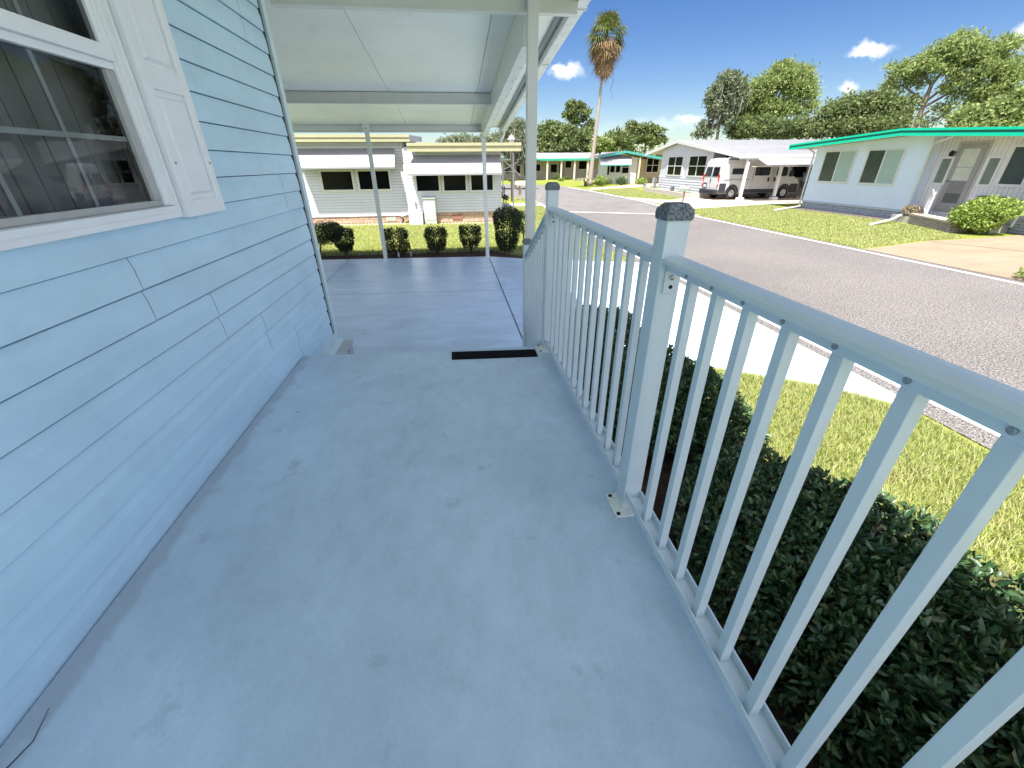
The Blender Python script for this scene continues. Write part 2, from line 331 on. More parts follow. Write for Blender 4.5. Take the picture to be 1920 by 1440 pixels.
# ------------------------------------------------------------ ground, lawns, road
struct('ground',sheet([(-300,-300),(300,-300),(300,400),(-300,400)],-.648),lawn_m)
road=[(4.12,-60),(10.62,-60),(10.62,18.6),(11.3,22.5),(11.75,27),(11.9,34),(11.9,40),(11.6,45.5),(10.4,49.5),(8,52.5),(4,54.5),(-4,56),(-60,60),(-60,42),(-6,37.5),(1,36.2),(3.4,35),(4.3,32.5),(4.9,29),(5.0,25),(4.75,21),(4.25,18),(4.12,12)]
struct('road',sheet(road,-.638),road_m)
mk=MB()
def line(mb,pts,w,z):
    for a,b in zip(pts[:-1],pts[1:]):
        a=Vector((*a,0));b=Vector((*b,0)); n_=(b-a).normalized(); n_=Vector((-n_.y,n_.x,0))*w/2
        mb.add([(a.x+n_.x,a.y+n_.y,z),(a.x-n_.x,a.y-n_.y,z),(b.x-n_.x,b.y-n_.y,z),(b.x+n_.x,b.y+n_.y,z)],[(0,1,2,3)])
line(mk,[(10.36,-60),(10.36,18.3),(10.95,22)],.10,-.634); line(mk,[(4.42,-60),(4.42,17.6),(4.95,22)],.10,-.634)
line(mk,[(4.75,21.3),(10.75,18.25)],.16,-.633); line(mk,[(11.0,22.2),(11.5,27),(11.6,38),(11.4,44.5)],.13,-.634)
line(mk,[(4.45,18.6),(4.78,22),(5.05,25.5),(5.0,28)],.13,-.632)
struct('road_marking',mk,paint_w)
dv=[(-9,2.6),(.95,2.6),(.95,4.7),(2.1,4.35),(2.99,3.72),(3.5,3.42),(3.83,3.11),(4.2,2.72),(4.2,9.28),(3.0,9.68),(1.8,10.12),(.75,10.6),(-3.24,10.87),(-9,11.1)]
mb=MB(); mb.prism([(x,y,-.75) for x,y in dv],(0,0,.12)); drive=struct('driveway',mb,drive_m)
mb=MB()
line(mb,[(.775,10.55),(.775,3.2)],.018,-.6285); line(mb,[(-6,7.75),(1.15,7.42),(4.2,7.1)],.009,-.6285)
line(mb,[(-2.64,10.8),(-2.62,8.7),(-2.6,3)],.009,-.6285); line(mb,[(3.4,9.4),(3.38,3.5)],.012,-.6285); line(mb,[(.775,5.05),(4.2,4.6)],.008,-.6285)
struct('driveway_joint',mb,mat('joint',(.06,.07,.09),.9),drive)
mb=sheet([(.74,-6),(2.35,-6),(2.45,1.5),(2.2,3.2),(1.9,4.4),(.9,4.75),(.74,4.3)],-.643)
struct('flower_bed_soil',mb,soil_m)
mb=sheet([(-9,10.8),(-3.2,10.7),(.8,10.45),(1.7,10.1),(1.9,10.6),(.9,11.6),(-3.4,11.75),(-9,12)],-.643); struct('shrub_bed_soil',mb,soil_m)
# dwelling-side concrete of the neighbours
mb=MB().add([(x,y,-.632) for x,y in [(10.63,-3),(10.63,9.9),(13.4,10.7),(15.0,10.85),(16.3,11.0),(18.2,11.4),(30,12),(30,-3)]],[tuple(range(8))]); td=struct('tan_driveway',mb,tan_m)
mb=MB(); line(mb,[(13.4,10.6),(14.6,8.0),(15.9,5.0),(17,2.2)],.03,-.628); struct('driveway_joint',mb,MATS['joint'],td)
mb=MB().add([(x,y,-.632) for x,y in [(11.62,20.9),(13.4,21.4),(17.0,22.5),(19.2,22.9),(34,23.6),(34,29.5),(17,29.5),(13.4,26.6),(11.75,29.6)]],[tuple(range(9))]); struct('far_driveway',mb,mat('pinkish_concrete',(.50,.42,.34),.85,.07,1.2,.2,20,dirt=((.32,.25,.2),1.1,.5,.7,.5)))
mb=MB().add([(x,y,-.632) for x,y in [(11.92,38.6),(13,42),(16.2,44.5),(21,49.5),(23.5,49.5),(23,45),(17.2,41.8),(14.5,40.6)]],[tuple(range(8))]); struct('garden_path',mb,mat('peach_concrete',(.55,.42,.32),.85,.06,2,.2,20))
mb=sheet([(-6,24.7),(4.9,24.5),(5.0,26.3),(-6,26.3)],-.632); struct('side_driveway',mb,mat('pale_concrete',(.55,.52,.48),.85,.06,2))
# curb between near gravel shoulder and lawn kept as worn grit
# ------------------------------------------------------------ raised porch
edge=[(-1.339,-1.9),(.765,-1.9),(.765,3.262),(-1.339,3.345)]
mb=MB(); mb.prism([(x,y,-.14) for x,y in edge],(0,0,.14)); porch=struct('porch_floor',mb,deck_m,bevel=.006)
mb=MB(); mb.prism([(-1.34,-1.88,-.64),(.735,-1.88,-.64),(.735,3.22,-.64),(-1.34,3.305,-.64)],(0,0,.499)); struct('porch_base',mb,stone_m,porch)
mb=MB(); mb.prism([(-.6,3.28,-.64),(.66,3.23,-.64),(.66,3.50,-.64),(-.6,3.55,-.64)],(0,0,.43)); mb.prism([(-.6,3.552,-.64),(.66,3.502,-.64),(.66,3.77,-.64),(-.6,3.82,-.64)],(0,0,.22)); struct('porch_step',mb,deck_m,porch,bevel=.006)
g=obj('grip_strip',MB().prism([(-.105,3.080,.001),(.603,3.039,.001),(.603,3.192,.001),(-.105,3.240,.001)],(0,0,.003)),grip_m)
g.data.transform(Matrix.Identity(4)); tag(g,'black non slip strip on the porch floor at the top of the steps','grip strip')
# fallen twig by the wall
tw=MB(); tw.tube([(-1.335,.52,.006),(-1.28,.60,.012),(-1.25,.70,.01),(-1.27,.78,.014)],[.003,.0025,.002,.001],5); tw.tube([(-1.30,.57,.01),(-1.24,.56,.02),(-1.21,.60,.012)],[.002,.0015,.001],5)
tag(obj('twig',tw,mat('twig_bark',(.08,.08,.10),.8)),'small dark curled twig on the porch floor against the blue wall','twig')
# ------------------------------------------------------------ porch railing
rl=thing('porch_railing','white metal porch railing with square pickets and grey capped posts','railing',(.71,1.36,0))
def rpost(x,y,z0,z1,plate=True):
    p=obj('post',MB().box(x-.04,x+.04,y-.04,y+.04,z0,z1),rail_m,rl,bevel=.0035)
    obj('post_cap',MB().add([(x+a*s,y+b*s,z1+h) for s,h in ((.044,-.012),(.046,.004),(.044,.02),(.028,.038)) for a,b in ((-1,-1),(1,-1),(1,1),(-1,1))],
        [(i*4+k,i*4+(k+1)%4,(i+1)*4+(k+1)%4,(i+1)*4+k) for i in range(3) for k in range(4)]+[(12,13,14,15)]),cap_m,rl,bevel=.002)
    if plate:
        obj('base_plate',MB().box(x-.088,x+.052,y-.095,y+.055,z0,z0+.009),plate_m,rl,bevel=.003)
        for a,b in ((-.07,-.078),(-.07,.036)):
            obj('anchor_bolt',MB().lathe([(.009,0),(.009,.004),(.006,.006)],(x+a,y+b,z0+.009),10),hole_m,rl)
rpost(.71,1.36,.001,1.25); rpost(.71,3.205,.001,1.25); rpost(.71,-.55,.001,1.25)
rpost(.71,4.29,ZG+.001,.70,False)
def rprof(x,y0,y1,z,dz=0):
    """rounded top rail: cap on a rectangular channel"""
    prof=[(-.043,-.012),(-.043,-.006),(-.038,.002),(-.022,.009),(0,.011),(.022,.009),(.038,.002),(.043,-.006),(.043,-.012)]
    a=[(x+px,y0,z+pz) for px,pz in prof]
    obj('top_rail',MB().prism(a,(0,y1-y0,dz)),rail_m,rl,bevel=.002)
    obj('rail_channel',MB().prism([(x-.024,y0,z-.037),(x+.024,y0,z-.037),(x+.024,y0,z-.013),(x-.024,y0,z-.013)],(0,y1-y0,dz)),rail_m,rl,bevel=.0025)
RZ=1.119
rprof(.714,-.51,1.318,RZ); rprof(.714,1.402,3.163,RZ); rprof(.714,3.247,4.248,RZ-.03,-.50)
def bot(x,y0,y1,z,dz=0):
    mb=MB()
    for a0,a1,b0,b1 in ((-.036,.036,0,.005),(-.036,-.030,.0055,.036),(.030,.036,.0055,.036)):
        mb.prism([(x+a0,y0,z+b0),(x+a1,y0,z+b0),(x+a1,y0,z+b1),(x+a0,y0,z+b1)],(0,y1-y0,dz))
    obj('bottom_rail',mb,rail_m,rl,bevel=.001)
bot(.716,-.51,1.318,.062); bot(.716,1.402,3.163,.062); bot(.716,3.247,4.248,.04,-.505)
def picket(y,z0,z1):
    obj('picket',MB().box(.716-.0145,.716+.0145,y-.0145,y+.0145,z0,z1),rail_m,rl,bevel=.0015)
ys=[.349+.139*k for k in range(-6,7)]
ys2=[1.545+.1365*k for k in range(12)]
for y in ys+ys2:
    picket(y,.068,RZ-.038)
    obj('rail_screw',MB().lathe([(.0062,0),(.0062,-.003),(.0035,-.0042)],(.690,y,RZ-.024),10,'X'),screw_m,rl)
for k in range(8):
    y=3.33+.118*k; t=(y-3.247)/1.0; picket(y,.046-.505*t,RZ-.075-.50*t)
for y,s in ((1.318,-1),(1.402,1),(3.163,-1),(3.247,1)):
    mb=MB().box(.690,.742,min(y,y+s*.003),max(y,y+s*.003),RZ-.115,RZ-.038)
    b=obj('rail_bracket',mb,rail_m,rl,bevel=.001)
    if s==-1:
        obj('bracket_screw',MB().lathe([(.009,0),(.009,-.004),(.005,-.006)],(.716,y-.003,RZ-.060),12,'Y'),screw_m,b)
        obj('bracket_hole',MB().lathe([(.007,0),(.007,-.001)],(.716,y-.003,RZ-.093),12,'Y'),hole_m,b)
# ------------------------------------------------------------ blue house
XW=-1.362; ZB=-.156+.0; P=.137
hs_=thing('blue_house','pale blue lap sided house beside the porch with a white shuttered window','house',(-4,0,ZG))
wy0,wy1,wz0,wz1=.86,2.362,1.19,2.36
def course(mb,y0,y1,z0,o=0):
    pr=[(XW+.003,z0),(XW+.016+o,z0+.0005),(XW+.0135+o,z0+.085),(XW+.0035+o,z0+.1325),(XW-.02,z0+.1325)]
    mb.prism([(x,y0,z) for x,z in pr],(0,y1-y0,0))
mb=MB(); seams={5:1.93,6:1.93,4:2.40,3:2.40,2:2.88,1:2.88,0:3.36,-1:3.815,7:3.84,8:3.84,15:3.84,16:3.84,12:3.3,11:3.3}
seams={}
z0=1.077-9*P
lines=[1.077+P*k for k in range(-10,16)]
seam_by_z={.94:1.93,.803:1.93,.666:2.40,.529:2.40,.392:2.88,.255:2.88,.118:3.36,-.019:3.36,-.156:3.815,1.214:3.84,1.077:3.84,2.173:3.84,2.31:3.84,1.625:1.1}
gap=MB()
lap_shade=MB()
for z in lines:
    if z<-.25: continue
    sy=None
    for k,v in seam_by_z.items():
        if abs(k-z)<.03: sy=v
    segs=[(-4,4.235)]
    if z+P>wz0+.035 and z<wz1-.01: segs=[(-4,wy0-.002),(wy1+.002,4.235)]
    for a,b in segs:
        if sy and a<sy<b:
            course(mb,a,sy,z,.0014); course(mb,sy+.0005,b,z,0)
            if z<1.0: lap_shade.prism([(XW+.0058,a,z-.0050),(XW+.0067,a,z-.0080),(XW+.0071,a,z-.0080),(XW+.0062,a,z-.0050)],(0,b-a,0))
            pr=[(XW+.0168,z+.001),(XW+.0148,z+.085),(XW+.0048,z+.132)]
            gap=MB()
            for (xa,za),(xb,zb) in zip(pr[:-1],pr[1:]):
                gap.prism([(xa,sy,za),(xa,sy+.0035,za),(xb+.0003,sy+.0035+.004*0,zb),(xb+.0003,sy,zb)],(.0006,0,0))
            obj('siding_joint',gap,MATS.get('joint_shadow') or mat('joint_shadow',(.10,.16,.22),.8),hs_)
        else: course(mb,a,b,z)
        z<1.0 and lap_shade.prism([(XW+.0058,a,z-.0050),(XW+.0067,a,z-.0080),(XW+.0071,a,z-.0080),(XW+.0062,a,z-.0050)],(0,b-a,0))
obj('siding',mb,siding_m,hs_)
obj('lap_shade_strip',lap_shade,mat('lap_shade_blue',(.30,.44,.52),.8,.2,12),hs_)  # dark blue strips painted as the shade under the lower laps
# wall core behind the siding, with an opening for the window
mb=MB().box(XW-.10,XW-.001,-4,wy0,-.26,3.3).box(XW-.10,XW-.001,wy1,4.36,-.26,3.3).box(XW-.10,XW-.001,wy0,wy1,-.26,wz0).box(XW-.10,XW-.001,wy0,wy1,wz1,3.3)
mb.box(-7,XW-.101,4.26,4.36,-.26,3.3); obj('wall',mb,dark_m,hs_)
mb=MB().box(XW-.001,XW+.022,4.305,4.365,-.215,3.1).box(XW-.08,XW-.0015,4.361,4.384,-.215,3.1).box(XW+.0001,XW+.022,4.3655,4.384,-.215,3.1)
obj('corner_trim',mb,trimb_m,hs_,bevel=.002)
mb=MB().prism([(XW+.004,-4,-.240),(XW+.07,-4,-.262),(XW+.07,-4,-.275),(XW+.004,-4,-.262)],(0,8.39,0)); mb.box(XW+.0005,XW+.016,-4,4.384,-.24,-.157)
obj('sill_trim',mb,trimb_m,hs_)
mb=MB().box(-7,XW+.15,-4,4.375,ZG,-.30).box(-7,XW+.165,-4,4.39,-.2995,-.276); obj('skirting',mb,mat('pale_block',(.52,.53,.52),.85,.06,14,.4,60),hs_)
mb=MB()
for z in (-.44,): mb.box(XW+.1505,XW+.152,-4,4.37,z-.006,z+.006)
for y,z0_,z1_ in ((4.2,-.44,-.30),(3.9,-.63,-.44),(3.72,-.44,-.30),(3.4,-.63,-.44)): mb.box(XW+.1505,XW+.152,y,y+.012,z0_,z1_)
obj('skirting_joint',mb,dark_m,hs_)
# interior seen through the glass
mb=MB().box(-3.4,-3.38,-.5,3.6,.4,2.7).box(-3.4,XW-.105,-.5,-.48,.4,2.7).box(-3.4,XW-.105,3.6,3.62,.4,2.7).box(-3.4,XW-.105,-.5,3.62,.4,.42).box(-3.4,XW-.105,-.5,3.62,2.7,2.72)
obj('room_wall',mb,mat('room',(.22,.22,.21),.9),hs_)
mb=MB()
y=.9
while y<2.34:
    mb.prism([(XW-.16,y,1.22),(XW-.145,y+.006,1.22),(XW-.135,y+.085,1.22),(XW-.16,y+.088,1.22)],(0,0,1.12)); y+=.1
obj('vertical_blind',mb,mat('blind_fabric',(.34,.34,.34),.8),hs_)
# window
win=obj('window',MB().box(XW+.0,XW+.045,wy0,wy0+.03,wz0,wz1).box(XW,XW+.036,wy1-.016,wy1,wz0,wz1).box(XW,XW+.048,wy1-.030,wy1-.0165,wz0,wz1).box(XW,XW+.045,wy0+.03,wy1-.03,wz1-.03,wz1)
    .prism([(XW+.0,wy0+.03,wz0),(XW+.052,wy0+.03,wz0),(XW+.052,wy0+.03,wz0+.022),(XW+.046,wy0+.03,wz0+.026),(XW+.040,wy0+.03,wz0+.050),(XW,wy0+.03,wz0+.052)],(0,wy1-wy0-.06,0)),white_m,hs_,bevel=.002)
obj('frame_track',MB().box(XW-.03,XW+.030,wy1-.046,wy1-.0305,wz0+.053,wz1-.031).box(XW-.03,XW+.018,wy1-.062,wy1-.0465,wz0+.053,wz1-.031),white_m,win,bevel=.0015)
obj('frame_track',MB().box(XW-.03,XW+.03,wy0+.0305,wy0+.055,wz0+.053,wz1-.031),white_m,win,bevel=.0015)
sash=mat('grey_sash',(.42,.43,.43),.5,.06,12)
zm=1.775
obj('lower_sash',MB().box(XW-.022,XW+.008,wy0+.056,wy1-.063,wz0+.053,wz0+.078).box(XW-.022,XW+.008,wy1-.115,wy1-.063,wz0+.0785,zm-.021).box(XW-.022,XW+.008,wy0+.056,wy0+.1,wz0+.0785,zm-.021),sash,win,bevel=.002)
obj('meeting_rail',MB().box(XW-.02,XW+.012,wy0+.056,wy1-.063,zm-.02,zm+.008).box(XW-.02,XW+.030,wy0+.056,wy1-.063,zm+.0085,zm+.050).box(XW-.02,XW+.022,wy0+.056,wy1-.063,zm+.0505,zm+.062),white_m,win,bevel=.002)
obj('upper_sash',MB().box(XW-.018,XW+.012,wy1-.09,wy1-.063,zm+.0625,wz1-.031),white_m,win,bevel=.002)
obj('upper_sash',MB().box(XW-.018,XW+.012,wy0+.056,wy0+.085,zm+.0625,wz1-.031),white_m,win,bevel=.002)
gl=glass('window_glass',(.80,.84,.84),.01)
obj('pane',MB().quad((XW-.008,wy0+.1,wz0+.078),(XW-.008,wy1-.115,wz0+.078),(XW-.008,wy1-.115,zm-.02),(XW-.008,wy0+.1,zm-.02)),gl,win)
obj('pane',MB().quad((XW+.0,wy0+.085,zm+.062),(XW+.0,wy1-.09,zm+.062),(XW+.0,wy1-.09,wz1-.03),(XW+.0,wy0+.085,wz1-.03)),gl,win)
mb=MB().box(XW-.020,XW-.012,wy0+.1,wy1-.115,1.500,1.518)
for y in (1.26,1.60,1.93): mb.box(XW-.0195,XW-.0125,y-.009,y+.009,wz0+.078,1.4995).box(XW-.0195,XW-.0125,y-.009,y+.009,1.5185,zm-.02)
for y in (1.26,1.60,1.95): mb.box(XW-.012,XW-.004,y-.009,y+.009,zm+.0625,wz1-.031)
obj('muntin',mb,mat('muntin_white',(.62,.64,.65),.5),win)
# shutter with two raised panels
sh0,sh1=2.372,2.742
X0=XW+.016; X1=X0+.048
shz0,shz1=1.182,2.56
sb_=obj('shutter',MB().box(X0,X1-.0185,sh0,sh1,shz0,shz1).box(X1-.0184,X1,sh0,sh0+.062,shz0,shz1).box(X1-.0184,X1,sh1-.052,sh1,shz0,shz1)
   .box(X1-.0184,X1,sh0+.0625,sh1-.0525,shz0,shz0+.075).box(X1-.0184,X1,sh0+.0625,sh1-.0525,1.715,1.80).box(X1-.0184,X1,sh0+.0625,sh1-.0525,shz1-.075,shz1),white_m,hs_,bevel=.0035)
for za,zb in ((shz0+.075,1.715),(1.80,shz1-.075)):
    a,b=sh0+.085,sh1-.074; za+=.022; zb-=.022; d=.012
    mb=MB().add([(X1-.0183,a,za),(X1-.0183,b,za),(X1-.0183,b,zb),(X1-.0183,a,zb),(X1-.002,a+d,za+d),(X1-.002,b-d,za+d),(X1-.002,b-d,zb-d),(X1-.002,a+d,zb-d)],[(4,5,6,7),(0,1,5,4),(1,2,6,5),(2,3,7,6),(3,0,4,7)])
    obj('raised_panel',mb,white_m,sb_)
for y,z in ((sh0+.03,1.42),(sh1-.025,1.42)): obj('shutter_screw',MB().lathe([(.006,0),(.006,.003),(.003,.004)],(X1,y,z),10,'X'),mat('screw_grey',(.3,.33,.36),.5) if 'screw_grey' not in MATS else MATS['screw_grey'],sb_)
# own roof of the house (keeps the sun off the porch side)
mb=MB().box(-8,-1.40,-4,4.3,3.30,3.36); obj('roof',mb,ceil_m,hs_)
# ------------------------------------------------------------ carport
cp=thing('carport','long white metal carport roof with beams and slim posts over the driveway','carport',(-1,4.5,ZG))
def rz(y): return 2.72-.09*(y-4.54)
YA,YB=-1.9,10.78
def slab(mb,x0,x1,z_off0,z_off1,ya=YA,yb=YB):
    mb.add([(x,y,rz(y)+o) for y in (ya,yb) for o in (z_off0,z_off1) for x in (x0,x1)],[(0,1,3,2),(6,7,5,4),(0,4,5,1),(2,3,7,6),(1,5,7,3),(0,2,6,4)]); return mb
xs=[-7.8,-6.37,-5.0,-3.63,-2.26,-.885,.482,1.18]
for a,b in zip(xs[:-1],xs[1:]): obj('roof_panel',slab(MB(),a+.0035,b-.0035,0,.06),ceil_m,cp)
obj('roof_skin',slab(MB(),-7.8,1.18,.062,.075),beam_m,cp)
def beam(y,z0,z1,x0,x1,w=.06):
    return obj('cross_beam',MB().box(x0,x1,y,y+w,z0,z1).box(x0,x1,y-.012,y-.0005,z0,z0+.016).box(x0,x1,y+w+.0005,y+w+.012,z0,z0+.016),beam_m,cp,bevel=.0015)
beam(4.50,2.535,rz(4.56)-.002,-1.33,1.165); beam(7.93,2.255,rz(8.0)-.002,-7.6,.703); beam(10.62,2.035,rz(10.7)-.002,-7.6,.703)
beam(.2,2.9,rz(.3)-.002,-1.33,1.165)
# side beam over the posts
ya,yb=4.575,10.72
def sbz(y): return 2.335-.066*(y-4.58)
mb=MB().add([(x,y,(sbz(y) if k==0 else rz(y)-.003)) for y in (ya,yb) for k in (0,1) for x in (.705,.775)],[(0,1,3,2),(6,7,5,4),(0,4,5,1),(2,3,7,6),(1,5,7,3),(0,2,6,4)])
sbm=obj('side_beam',mb,beam_m,cp)
mb=MB()
mb.add([(x,y,sbz(y)+o) for y in (ya,yb) for o in (-.012,-.001) for x in (.695,.80)],[(0,1,3,2),(6,7,5,4),(0,4,5,1),(2,3,7,6),(1,5,7,3),(0,2,6,4)]); obj('beam_flange',mb,gut_m,sbm)
mb=MB()
for k in range(14):
    y=4.8+k*.43; mb.lathe([(.006,0),(.006,-.004)],(.788,y,sbz(y)-.012),8)
obj('flange_screw',mb,hole_m,sbm)
# soffit strips near the gutter and the gutter
obj('edge_channel',slab(MB(),1.10,1.15,-.035,-.001,YA,YB),mat('channel_grey',(.30,.32,.32),.5),cp)
gt=MB()
slab(gt,1.16,1.166,-.11,.05); slab(gt,1.1665,1.255,-.11,-.103); slab(gt,1.2555,1.262,-.11,.035); slab(gt,1.2625,1.275,.024,.035)
gob=obj('gutter',gt,gut_m,cp)
for y in (4.62,6.1,7.6,9.1,10.5):
    obj('gutter_strap',MB().box(1.169,1.272,y,y+.025,rz(y)-.118,rz(y)-.1115).box(1.2765,1.281,y,y+.025,rz(y)-.11,rz(y)+.04),gut_m,gob)
obj('downspout_elbow',MB().tube([(1.21,10.66,rz(10.7)-.11),(1.21,10.68,rz(10.7)-.17),(1.15,10.70,rz(10.7)-.27),(1.14,10.70,rz(10.7)-.33)],.03,8),gut_m,gob)
obj('end_fascia',MB().box(-7.8,1.15,10.781,10.80,rz(10.78)-.02,rz(10.78)+.08),gut_m,cp)
def cpost(x,y,z0,z1,w=.092,top=None):
    p=obj('post',MB().box(x-w/2,x+w/2,y-w/2,y+w/2,z0,z1),beam_m,cp,bevel=.003)
    return p
p=cpost(.762,4.437,ZG,2.74); obj('post_bolt',MB().lathe([(.017,0),(.017,-.006),(.009,-.008),(.009,-.014)],(.762,4.390,2.62),12,'Y'),hole_m,p)
p=cpost(.742,10.53,ZG,sbz(10.53)-.013,.085)
p=cpost(-1.735,10.55,ZG,2.10,.085); obj('post_bracket',MB().box(-1.80,-1.67,10.495,10.5055,2.02,2.19),gut_m,p,bevel=.002); obj('post_bolt',MB().lathe([(.012,0),(.012,-.006)],(-1.735,10.494,2.10),10,'Y'),hole_m,p)
for x in (-4.4,-7.2): cpost(x,10.55,ZG,2.10,.085)
for p_ in [(.742,10.53),(-1.735,10.55)]: obj('post_foot',MB().box(p_[0]-.05,p_[0]+.05,p_[1]-.05,p_[1]+.05,ZG,ZG+.02),gut_m,cp)
